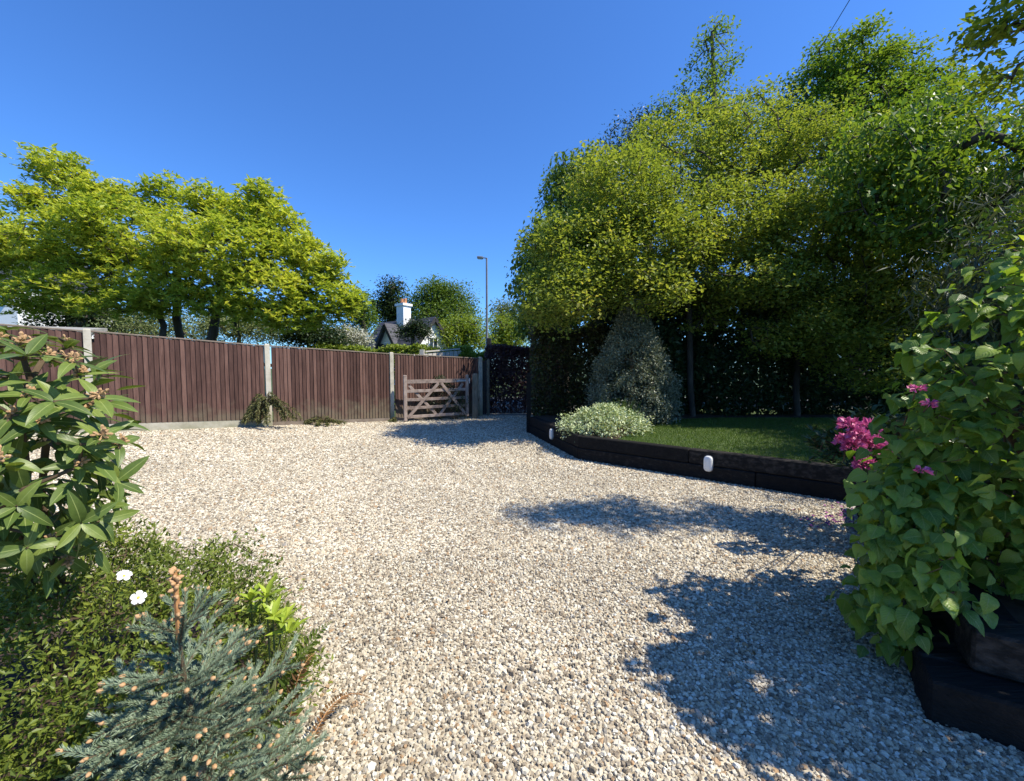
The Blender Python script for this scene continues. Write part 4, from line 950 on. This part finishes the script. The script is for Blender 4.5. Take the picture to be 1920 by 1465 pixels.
# ------------------------------------------------------------------ rhododendron and fallen petals
rb = np.random.default_rng(100); b = A(3.42, 3.62, .34)
rh = thing('rhododendron', 'pink-flowered rhododendron half hidden behind the big-leaved shrub', 'shrub', b)
d = rand_dirs(rb, 90); d[:, 2] = np.abs(d[:, 2]) * 1.0 - .25; C = b + A(-.12, 0, .42) + d * A(.56, .5, .58) * rb.uniform(.6, 1, (90, 1))
N, PA, w = grow(rb, [stem_line(rb, b + A(0, 0, -.05), b + A(0, 0, .5), 5, .02)], C, .2); V, F = skeleton_mesh(N, PA, w, .03); part('stems', V, F, M['twig'], rh)
V, F, rn = foliage(rb, C, 22, (.10, .10, .07), .10, .34, 'whorl'); part('leaves', V, F, M['lf_rhodo'], rh, {'rnd': rn}, kind='stuff')
fl = [(1592, 800, 3.24), (1628, 803, 3.28), (1600, 838, 3.18), (1638, 832, 3.22), (1622, 872, 3.18), (1588, 828, 3.28), (1719, 730, 2.0), (1743, 757, 1.98), (1730, 884, 1.92), (1652, 850, 3.28), (1612, 818, 3.15)]
for (px, py, Y) in fl:
    c = P(px, py, Y); small = px > 1700; n = 26 if small else 70; rr = .020 if small else .064
    m1 = MB(); q0 = b + A(-.1, -.1, .35); m1.tube([q0, (q0 + c) / 2 + A(0, 0, .06), c], [.006, .0045, .003], 5); m1.build('stem', M['twig'], rh)
    dd_ = rand_dirs(rb, n); dd_[:, 2] = np.abs(dd_[:, 2]) * .9 - .2; dd_ = norm(dd_)
    p = c + dd_ * rr * rb.uniform(.5, .9, (n, 1))
    V, F = kite_leaves(p, norm(dd_ + rand_dirs(rb, n) * .5), rand_dirs(rb, n), rb.uniform(.035, .055, n) * (.55 if small else 1), rb.uniform(.03, .045, n) * (.55 if small else 1), fold=.3)
    part('flower', V, F, M['petal_pink'], rh, {'rnd': np.repeat(rb.random(n), 4)}, label='truss of bright pink flowers')
n = 90; px = rb.normal(1585, 34, n); py = rb.normal(978, 14, n); Yg = CAM_Z * F_PX / (py - 691)
p = np.stack([(px - CX) / F_PX * Yg, Yg, np.full(n, .017)], 1); k = ~in_poly(p[:, 0], p[:, 1], RIGHT_POLY); p = p[k]; n = len(p)
V, F = kite_leaves(p, rand_dirs(rb, n) * A(1, 1, .2), np.tile(A(0, 0, 1.), (n, 1)) + rb.normal(size=(n, 3)) * .3, rb.uniform(.03, .05, n), rb.uniform(.025, .04, n))
tag(part('fallen_petals', V, F, M['petal_fallen'], None, {'rnd': np.repeat(rb.random(n), 4)}, kind='stuff'), 'scatter of fallen purple-pink petals on the gravel below the rhododendron', 'petals')

# ------------------------------------------------------------------ hazel in the raised bed
ovate = lambda t: .47 * math.sin(math.pi * min(1, t ** .72)) ** .75 * (1 - .28 * t) + .004
HZ = [leaf_grid(ovate, 8, 6, .12, .18 + .14 * k, .038, 200 + k) for k in range(5)]
HZM = [mesh('hazel_leaf', v, f, M['lf_hazel'], {'along': a, 'across': c}, True) for v, f, a, c in HZ]
rb = np.random.default_rng(110); b = A(3.05, 2.55, .34)
hz = thing('hazel_shrub', 'big hazel bush with broad crinkled bright leaves over the raised bed', 'shrub', b)
HC, HR = A(3.12, 2.32, 1.12), A(1.0, .62, 1.18)
HLOBES = [(HC, HR, 760), (A(2.32, 2.62, .62), A(.36, .34, .52), 170), (A(2.00, 2.18, .50), A(.25, .38, .44), 330), (A(2.95, 1.42, 1.98), A(.64, .42, .68), 340), (HC, HR * 1.14, 110), (A(2.75, 2.15, 1.2), A(.66, .42, .6), 240)]
T = np.concatenate([c_ + rand_dirs(rb, n_) * r_ * (.55 + .45 * rb.random((n_, 1)) ** .5) for c_, r_, n_ in HLOBES])
ppx, ppy, _ = project(T)
edge = np.interp(ppy, [380, 450, 545, 650, 690, 780, 880, 1000, 1180, 1230], [1905, 1880, 1800, 1720, 1655, 1690, 1648, 1640, 1628, 1680]) + rb.normal(0, 14, len(T))
inbed = in_poly(T[:, 0], T[:, 1], RIGHT_POLY)
T = T[(T[:, 2] > .10) & (T[:, 1] < np.where(T[:, 2] > 1.0, 2.45, 2.8)) & (ppx > edge) & ~((ppx > 1712) & (ppy > 1125)) & (ppy < 1205) & ~((T[:, 2] < .43) & inbed)]
st = [stem_line(rb, b + A(rb.normal(0, .12), rb.normal(0, .12), -.03), HC + A(*(rb.normal(0, .28, 2)), .5), 7, .05) for _ in range(6)]
N, PA, w = grow(rb, st, T, .16); V, F = skeleton_mesh(N, PA, w, .022, rmin=.0022); part('stems', V, F, M['twig'], hz)
mats = []
for p in T:
    o_ = norm((p - HC) / HR)
    for q in range(6):
        az = rb.random() * 6.28; hd = norm(A(o_[0], o_[1], 0) * 1.0 + A(math.cos(az), math.sin(az), 0) * .9)
        dd_ = norm(hd + A(0, 0, rb.normal(-.38, .32))); nn_2 = A(0, 0, 1) + A(.35, -.1, 0) + o_ * .25 + rb.normal(size=3) * .35
        mats.append((frame(p + rb.normal(size=3) * .05, dd_, nn_2, rb.uniform(.045, .100)), rb.integers(5)))
# nearest, outermost and largest leaves on the camera's side become single leaves
cen = np.array([m_[0][:3, 3] for m_ in mats]); siz = np.array([np.linalg.norm(m_[0][:3, 0]) for m_ in mats])
px, py, fw = project(cen); outw = np.linalg.norm((cen - HC) / HR, axis=1); toward = -np.sum(norm((cen - HC) / HR) * norm(cen - A(0, 0, CAM_Z)), 1)
score = siz / fw * (1 + .9 * toward) * (outw > .75); score = np.where((px > -50) & (px < 1960) & (py > -30) & (py < 1500), score, -1)
order = np.argsort(-score); single = set(order[:295].tolist())
for i in order[:295]: place('leaf', HZM[mats[i][1]], mats[i][0], hz)
def join_grid(items, grids):
    Vs = []; Fs = []; al = []; ac = []; rn = []; b_ = 0; rj = np.random.default_rng(1)
    for Mx, k in items:
        v, f, a_, c_ = grids[k]; Vs.append(v @ Mx[:3, :3].T + Mx[:3, 3]); Fs.append(f + b_); b_ += len(v); al.append(a_); ac.append(c_); rn.append(np.full(len(v), rj.random()))
    return np.concatenate(Vs), np.concatenate(Fs), {'along': np.concatenate(al), 'across': np.concatenate(ac), 'rnd': np.concatenate(rn)}
HZL = [leaf_grid(ovate, 4, 2, .12, .18 + .14 * k, .038, 200 + k) for k in range(5)]
V, F, at = join_grid([m_ for i, m_ in enumerate(mats) if i not in single], HZL)
part('leaves', V, F, M['lf_hazel_mass'], hz, at, True, kind='stuff')
# tall sapling above it, mostly out of the frame
b = A(4.9, 3.3, .34); rs = np.random.default_rng(120)
tree('tall_sapling', 'tall airy sapling with light green leaves in the top right corner', 'tree', b, [stem_line(rs, b, A(4.6, 3.1, 4.0), 7, .06), stem_line(rs, b + A(.3, 0, 0), A(5.5, 2.9, 6.0), 7, .06)],
     [lobe(1860, 70, 3.5, 50, 40, .3, 16), lobe(1900, 30, 3.3, 40, 36, .3, 12), lobe(1890, 150, 3.7, 55, 36, .35, 18), (5.2, 2.95, 6.0, .8, .5, .6, 80), (4.65, 3.2, 4.7, .5, .45, .6, 30), (6.0, 3.1, 5.2, .9, .55, .8, 80), (4.4, 3.4, 2.6, .6, .4, .5, 40)],
     dict(n_per=18, spread=(.18, .18, .1), L=.07, wr=.6, style='spray'), M['lf_bright'], M['twig'], .035, 121, step=.3, shell=.25)

# ------------------------------------------------------------------ laurel at the left
lan = lambda t: .155 * math.sin(math.pi * t ** .85) ** .85 + .006
LR = [leaf_grid(lan, 9, 4, .22, .10 + .10 * k, .006, 300 + k) for k in range(5)]
LRM = [mesh('laurel_leaf', v, f, M['lf_laurel'], {'along': a, 'across': c}, True) for v, f, a, c in LR]
rb = np.random.default_rng(130); b = A(-2.15, 1.8, .012)
la = thing('rhododendron_bush', 'large glossy-leaved evergreen bush with brown seed heads at the left edge', 'shrub', b)
LC, LRD = A(-1.74, 1.42, 1.27), A(.56, .44, .44)
shoots = []; tries = 0
while len(shoots) < 74 and tries < 20000:
    tries += 1
    d = norm(rb.normal(size=3)); p = LC + d * LRD * rb.uniform(.74, 1.0); q_, r_, _ = project(p)
    lim = np.interp(r_, [560, 640, 700, 760, 850, 930, 1000, 1060], [60, 120, 150, 205, 245, 225, 170, 120])
    if d[1] > .6 or q_ < -70 or q_ > lim or r_ < 585 or r_ > 1060: continue
    if all(np.linalg.norm(p - q) > .055 for q, _ in shoots): shoots.append((p, d))
T = np.array([s_[0] for s_ in shoots])
N, PA, w = grow(rb, [stem_line(rb, b + A(0, 0, -.03), LC + A(.02, 0, .1), 7, .03), stem_line(rb, b + A(.08, .05, -.03), LC + A(.16, -.05, 0), 7, .03)], T, .1)
V, F = skeleton_mesh(N, PA, w, .013, rmin=.0028); part('stems', V, F, M['twig'], la)
sd = []
ico = []
for i in range(3):
    v, f = [], []
    m1 = MB(); r_ = np.random.default_rng(i)
    for q in range(16):
        c = norm(r_.normal(size=3)) * r_.uniform(.2, 1.0) * A(1, 1, .7) * .022; m1.tube([c * .2, c * .7, c + norm(c) * .006, c + norm(c) * .012], [.0012, .0016, .0052, .002], 5)
    sd.append(mesh('seed_head', np.array(m1.V), m1.F, M['seed']))
for i, (p, d) in enumerate(shoots):
    ax = norm(d + A(0, 0, .55)); u = norm(np.cross(ax, A(.3, .2, 1))); v = np.cross(ax, u); k0 = 4; a0 = rb.random() * 6.28
    if rb.random() < .45: place('seed_head', sd[i % 3], frame(p + ax * .014, ax, u, rb.uniform(.75, 1.2)), la)
    for q in range(k0):
        an = a0 + q * 2 * math.pi / k0 + rb.normal(0, .25); e = math.radians(rb.uniform(5, 48)); hd = u * math.cos(an) + v * math.sin(an)
        dd_ = norm(hd * math.cos(e) + ax * math.sin(e) + A(0, 0, -.12)); nn_2 = norm(ax * math.cos(e) - hd * math.sin(e) + A(0, 0, .35) + rb.normal(size=3) * .15)
        place('leaf', LRM[rb.integers(5)], frame(p - ax * .004, dd_, nn_2, rb.uniform(.072, .118)), la)

items = []
for k in range(760):
    d = norm(rb.normal(size=3)); p = LC + A(0, 0, -.05) + d * LRD * rb.uniform(.25, .9); dd_ = norm(d + rb.normal(size=3) * .7 + A(0, 0, -.1))
    if project(p)[0] > 218: continue
    items.append((frame(p, dd_, A(0, 0, 1) + rb.normal(size=3) * .4, rb.uniform(.075, .12)), rb.integers(5)))
V, F, at = join_grid(items, [leaf_grid(lan, 5, 2, .22, .10 + .10 * k, .006, 300 + k) for k in range(5)])
M['lf_laurel_in'] = mat_leaf("laurel_leaf_inner", G((0, (.05, .085, .018)), (.5, (.10, .15, .03)), (1, (.20, .25, .05))), .42, .24, (1.3, 1.3, .35), False, noise=6, spec=.32,
                             veins=dict(mid=.06, slant=.25, n=9, w=.05, side=.05, col=(.26, .31, .10), bump=.06))
part('leaves', V, F, M['lf_laurel_in'], la, at, True, kind='stuff')

# ------------------------------------------------------------------ cistus mound, white flowers
rb = np.random.default_rng(140); b = A(-1.65, 1.55, .012); CC_, CR = A(-1.72, 1.62, .12), A(.78, .62, .70)
ci = thing('cistus_bush', 'low mound of small yellow-green leaves with two white flowers at lower left', 'shrub', b)
m = 1500; d = rand_dirs(rb, m); d[:, 2] = np.abs(d[:, 2]); ph = rb.random(6) * 6.28
bump = 1 + .10 * np.sin(d[:, 0] * 7 + ph[0]) * np.sin(d[:, 1] * 8 + ph[1]) + .07 * np.sin(d[:, 2] * 13 + ph[2])
C = CC_ + d * CR * (bump * (.70 + .33 * rb.random(m) ** .6))[:, None]
C2 = A(-1.28, 1.2, .05) + norm(rb.normal(size=(500, 3)) * A(1, 1, .7) + A(0, 0, .3)) * A(.42, .5, .48) * rb.uniform(.7, 1.05, (500, 1))
C = np.concatenate([C, C2[C2[:, 2] > .05]]); C = C[C[:, 2] > .04]
V, F, rn = foliage(rb, C, 22, (.055, .055, .05), .026, .42, 'random', norm(C - CC_))
part('leaves', V, F, M['lf_cistus'], ci, {'rnd': rn}, kind='stuff')
N, PA, w = grow(rb, [stem_line(rb, b, CC_ + A(.1, 0, .25), 5, .02), stem_line(rb, b, A(-1.3, 1.25, .2), 5, .02)], C[rb.permutation(len(C))[:420]], .12); V, F = skeleton_mesh(N, PA, w, .02, rmin=.0018); part('stems', V, F, M['twig'], ci)
def ray_hit(px, py, c, r):
    o_ = (A(0, 0, CAM_Z) - c) / r; dv = norm(P(px, py, 1.0) - A(0, 0, CAM_Z)); dr = dv / r
    aa, bb, cc = dr @ dr, o_ @ dr, o_ @ o_ - 1; disc = bb * bb - aa * cc
    return A(0, 0, CAM_Z) + dv * ((-bb - math.sqrt(max(disc, 0))) / aa)
for (px, py, yaw) in ((232, 1081, .3), (259, 1121, 1.4)):
    c = ray_hit(px, py, CC_, CR * 1.10); ax = norm(A(.5, -.2, .75) if yaw < 1 else A(.75, -.55, .45)); u = norm(np.cross(ax, A(1, .2, 0))); v = np.cross(ax, u); Vp = []; Fp = []
    for q in range(5):
        an = yaw + q * 2 * math.pi / 5; hd = u * math.cos(an) + v * math.sin(an); sd_ = -u * math.sin(an) + v * math.cos(an); bI = len(Vp)
        for (t_, w_, z_) in ((.002, .002, 0), (.009, .0062, .005), (.017, .0098, .008), (.0225, .0055, .004)):
            Vp += [c + hd * t_ - sd_ * w_ + ax * (z_ + .002), c + hd * t_ + ax * z_, c + hd * t_ + sd_ * w_ + ax * (z_ + .002)]
        for r_ in range(3):
            for s_ in range(2): i0 = bI + r_ * 3 + s_; Fp.append((i0, i0 + 3, i0 + 4, i0 + 1))
    flw = part('flower', np.array(Vp), Fp, M['petal_white'], ci, smooth=True, label='white open flower')
    m1 = MB(); m1.tube([c, c + ax * .004, c + ax * .007], [.004, .0045, .001], 8); m1.build('stamens', M['stamen'], flw)
    m1 = MB(); m1.tube([c, c - ax * .04, c - ax * .09 + A(0, 0, -.02)], .0012, 4); m1.build('stalk', M['green_stem'], flw)

# ------------------------------------------------------------------ blue spruce
rb = np.random.default_rng(150); SB = A(-.86, 1.13, .012)
sp = thing('blue_spruce', 'young blue-green spruce with tan buds in the lower left foreground', 'conifer', SB)
tipS = P(322, 1075, 1.13)
trunk = [SB + (tipS - SB) * t + A(.012 * math.sin(t * 7), 0, 0) for t in np.linspace(0, 1, 9)]
m1 = MB(); m1.tube(trunk, [.014, .012, .010, .009, .0075, .006, .005, .0045, .0035], 7); m1.build('trunk', M['twig'], sp)
mbud = MB(); mbud.tube([(0, 0, 0), (.004, 0, 0), (.009, 0, 0), (.014, 0, 0)], [.003, .0062, .0050, .0012], 7); BUD = mesh('bud', np.array(mbud.V), mbud.F, M['bud'], smooth=True)
def needles(pts, dens, ln, rng, up=True):
    pts = np.array(pts); seg = pts[1:] - pts[:-1]; sl = np.linalg.norm(seg, axis=1); n = int(sl.sum() * dens); cum = np.concatenate([[0], np.cumsum(sl)])
    t = rng.random(n) * cum[-1]; i = np.minimum(np.searchsorted(cum, t, 'right') - 1, len(sl) - 1); f = ((t - cum[i]) / sl[i])[:, None]
    p = pts[i] + seg[i] * f; ax = norm(seg[i]); ref = rand_dirs(rng, n); rad = norm(ref - ax * np.sum(ref * ax, 1, keepdims=True)); 
    rad = norm(rad + A(0, 0, .55)); d = norm(ax * .75 + rad); L = ln * rng.uniform(.7, 1.15, n); w = .0011
    s = norm(np.cross(d, rand_dirs(rng, n))) * w; tip = p + d * L[:, None] + ax * (L * .12)[:, None]; mid = p + d * (L * .5)[:, None]
    V = np.stack([p - s * .6, p + s * .6, mid + s, mid - s, tip], 1).reshape(-1, 3); k = np.arange(n)[:, None] * 5
    F = np.concatenate([k + np.array([[0, 1, 2]]), k + np.array([[0, 2, 3]]), k + np.array([[3, 2, 4]])]); return V, F, np.repeat(np.clip(rng.normal(.5, .22, n), 0, 1), 5)
def shoot(parent_pts, name='branch'): pass
def spruce_branch(p0, d, ln, side_n):
    d = norm(d); pts = [p0 + d * ln * t + A(0, 0, .10 * ln * t * t) for t in np.linspace(0, 1, 6)]; shoots_ = [pts]; m1 = MB(); m1.tube(pts, [.005, .0045, .004, .0033, .0028, .0022], 5)
    sidev = norm(np.cross(d, A(0, 0, 1)))
    for q in range(side_n):
        t = .22 + .70 * q / max(1, side_n - 1) if side_n > 1 else .6; sg_ = 1 if q % 2 else -1; a0 = p0 + d * ln * t + A(0, 0, .10 * ln * t * t)
        sdv = norm(d * .75 + sidev * sg_ * .75 + A(0, 0, rb.normal(.08, .14))); sl = ln * rb.uniform(.28, .42) * (1.15 - .6 * t) + .03
        ps = [a0 + sdv * sl * u + A(0, 0, .06 * sl * u) for u in (0, .5, 1)]; m1.tube(ps, [.003, .0025, .002], 4); shoots_.append(ps)
    br = m1.build('branch', M['twig'], sp)
    Vn = []; Fn = []; rn = []; o_ = 0
    for ps in shoots_:
        V, F, r_ = needles(ps, 2500, .0165, rb); Vn.append(V); Fn.append(F + o_); rn.append(r_); o_ += len(V)
        e = np.array(ps[-1]); ax = norm(np.array(ps[-1]) - np.array(ps[-2])); u = norm(np.cross(ax, A(0, .3, 1)))
        for q in range(rb.integers(0, 3)):
            bd = norm(ax + (rand_dirs(rb, 1)[0] * .55 if q else 0)); place('bud', BUD, frame(e - ax * .004 * q, bd, np.cross(bd, A(.3, .5, .7)), rb.uniform(.7, 1.15)), br)
    part('needles', np.concatenate(Vn), np.concatenate(Fn), M['needle'], br, {'rnd': np.concatenate(rn)}, kind='stuff')
at_t = lambda t: trunk[min(7, int(t * 8))] + (trunk[min(7, int(t * 8)) + 1] - trunk[min(7, int(t * 8))]) * (t * 8 - min(7, int(t * 8)))
for t, cnt, ln, el, sn in ((.78, 6, .17, 42, 1), (.67, 7, .22, 28, 4), (.57, 8, .28, 18, 6), (.46, 9, .34, 10, 7), (.34, 9, .36, 6, 7), (.2, 7, .36, 2, 6)):
    a0 = rb.random() * 6.28
    for q in range(cnt):
        an = a0 + q * 6.283 / cnt + rb.normal(0, .15); e = math.radians(el + rb.normal(0, 6))
        spruce_branch(at_t(t + rb.normal(0, .02)), A(math.cos(an) * math.cos(e), math.sin(an) * math.cos(e), math.sin(e)), ln * rb.uniform(.62, .82), sn)
V, F, r_ = needles([at_t(t) for t in (.45, .55, .65, .75, .84)], 2600, .016, rb); part('needles', V, F, M['needle'], sp, {'rnd': r_}, kind='stuff')
ld = [at_t(t) for t in (.80, .86, .92, 1.0)]; m1 = MB(); m1.tube(ld, [.0085, .0075, .007, .006], 7); le = m1.build('leader', M['leader'], sp, label='orange-brown leading shoot')
V, F, r_ = needles(ld, 900, .013, rb); part('needles', V, F, M['leader'], le, kind='stuff')
for t in np.linspace(.83, 1, 12):
    for q in range(2 if t < .95 else 7):
        bd = norm(rand_dirs(rb, 1)[0] + A(0, 0, .8)); place('bud', BUD, frame(at_t(min(t, .999)) + bd * .006, bd, np.cross(bd, A(.3, .5, .7)), rb.uniform(.7, 1.15)), le)

# ------------------------------------------------------------------ yellow shoots and ferns
sk = thing('yellow_shoots', 'cluster of bright yellow-green leafy shoots beside the gravel edge', 'plant', (-1.0, 1.58, .012))
rb = np.random.default_rng(160); SKM = [mesh('shoot_leaf', *leaf_grid(lambda t: .16 * math.sin(math.pi * t ** .9) + .005, 6, 4, .3, .25, .004, 400 + k)[:2], M['lf_skimmia'], None, True) for k in range(3)]
for (px, py, Y) in ((470, 1128, 1.66), (500, 1122, 1.64), (512, 1158, 1.62), (530, 1168, 1.60), (488, 1150, 1.66), (545, 1188, 1.60)):
    p = P(px, py, Y); m1 = MB(); q0 = A(-1.0 + rb.normal(0, .05), 1.58 + rb.normal(0, .05), .0); m1.tube([q0, (q0 + p) / 2 + A(.02, 0, .05), p], [.005, .004, .003], 5); m1.build('stem', M['green_stem'], sk); a0 = rb.random() * 6
    for q in range(7):
        an = a0 + q * 2.4; e = math.radians(rb.uniform(28, 75)); dd_ = A(math.cos(an) * math.cos(e), math.sin(an) * math.cos(e), math.sin(e)); place('leaf', SKM[q % 3], frame(p, dd_, A(0, 0, 1) - dd_ * .5 + rb.normal(size=3) * .1, rb.uniform(.06, .095)), sk)
def frond(t, pts, ln, mat, rng, name='frond', pairs=24):
    pts = np.array(pts, float); u = np.linspace(0, 1, 9)[:, None]; curve = (1 - u) ** 2 * pts[0] + 2 * u * (1 - u) * pts[1] + u * u * pts[2]
    m1 = MB(); m1.tube(list(curve), np.linspace(.003, .0012, 9), 5); fr = m1.build(name, M['green_stem'] if mat == 'lf_fern' else M['leader'], t)
    tt = np.repeat(np.linspace(.12, .99, pairs), 2); sg_ = np.tile([1, -1], pairs); p = (1 - tt[:, None]) ** 2 * pts[0] + 2 * tt[:, None] * (1 - tt[:, None]) * pts[1] + tt[:, None] ** 2 * pts[2]
    tan = norm(2 * (1 - tt[:, None]) * (pts[1] - pts[0]) + 2 * tt[:, None] * (pts[2] - pts[1])); sdv = norm(np.cross(tan, A(0, 0, 1.))); nrm = np.cross(sdv, tan)
    d = norm(sdv * sg_[:, None] + tan * .45 + rng.normal(size=p.shape) * .12); L = ln * np.sin(np.pi * np.clip(tt * .8 + .18, 0, 1)) * rng.uniform(.8, 1.1, len(tt)) + .005
    V, F = kite_leaves(p, d, nrm + rng.normal(size=p.shape) * .15, L, L * .30); part('leaflets', V, F, M[mat], fr, {'rnd': np.repeat(rng.random(len(tt)), 4)}, kind='stuff')
fe = thing('fern', 'green fern with a browning tip arching out over the gravel', 'fern', (-.88, 1.5, .012))
frond(fe, [A(-.88, 1.5, .02), P(540, 1215, 1.62), P(622, 1166, 1.72)], .075, 'lf_fern', rb); frond(fe, [A(-.86, 1.5, .02), P(520, 1240, 1.55), P(585, 1212, 1.62)], .06, 'lf_fern', rb)
frond(fe, [A(-.86, 1.48, .02), P(540, 1255, 1.5), P(590, 1225, 1.6)], .045, 'lf_dryfern', rb)
fd = thing('dry_fern', 'brown dried fern frond lying out over the gravel by the spruce', 'fern', (-.80, 1.45, .012))
frond(fd, [A(-.80, 1.45, .03), P(620, 1268, 1.72), P(692, 1308, 1.80)], .03, 'lf_dryfern', rb, pairs=30)

# ------------------------------------------------------------------ dry leaves blown on to the gravel
rb = np.random.default_rng(170); n = 420
x = np.concatenate([rb.uniform(-3.5, 3.4, n // 2), rb.normal(0, .35, n - n // 2)]); y = np.concatenate([rb.uniform(1.6, 9.5, n // 2), rb.uniform(4.6, 9.5, n - n // 2)])
wx = np.interp(y[n // 2:], [4.6, 6.9, 9.73], [3.9, 1.1, .4]); x[n // 2:] = wx - np.abs(x[n // 2:]) - .05
k = ~in_poly(x, y, RIGHT_POLY) & ~in_poly(x, y, LEFT_BED); x, y = x[k], y[k]; n = len(x)
V, F = kite_leaves(np.stack([x, y, gz(x) + rb.uniform(.010, .018, n)], 1), rand_dirs(rb, n) * A(1, 1, .25), np.tile(A(0, 0, 1.), (n, 1)) + rb.normal(size=(n, 3)) * .35, rb.uniform(.018, .042, n), rb.uniform(.010, .024, n))
tag(part('dry_leaves', V, F, M['lf_dryfern'], None, {'rnd': np.repeat(rb.random(n), 4)}, kind='stuff'), 'small dry brown leaves scattered over the gravel drive', 'leaves')
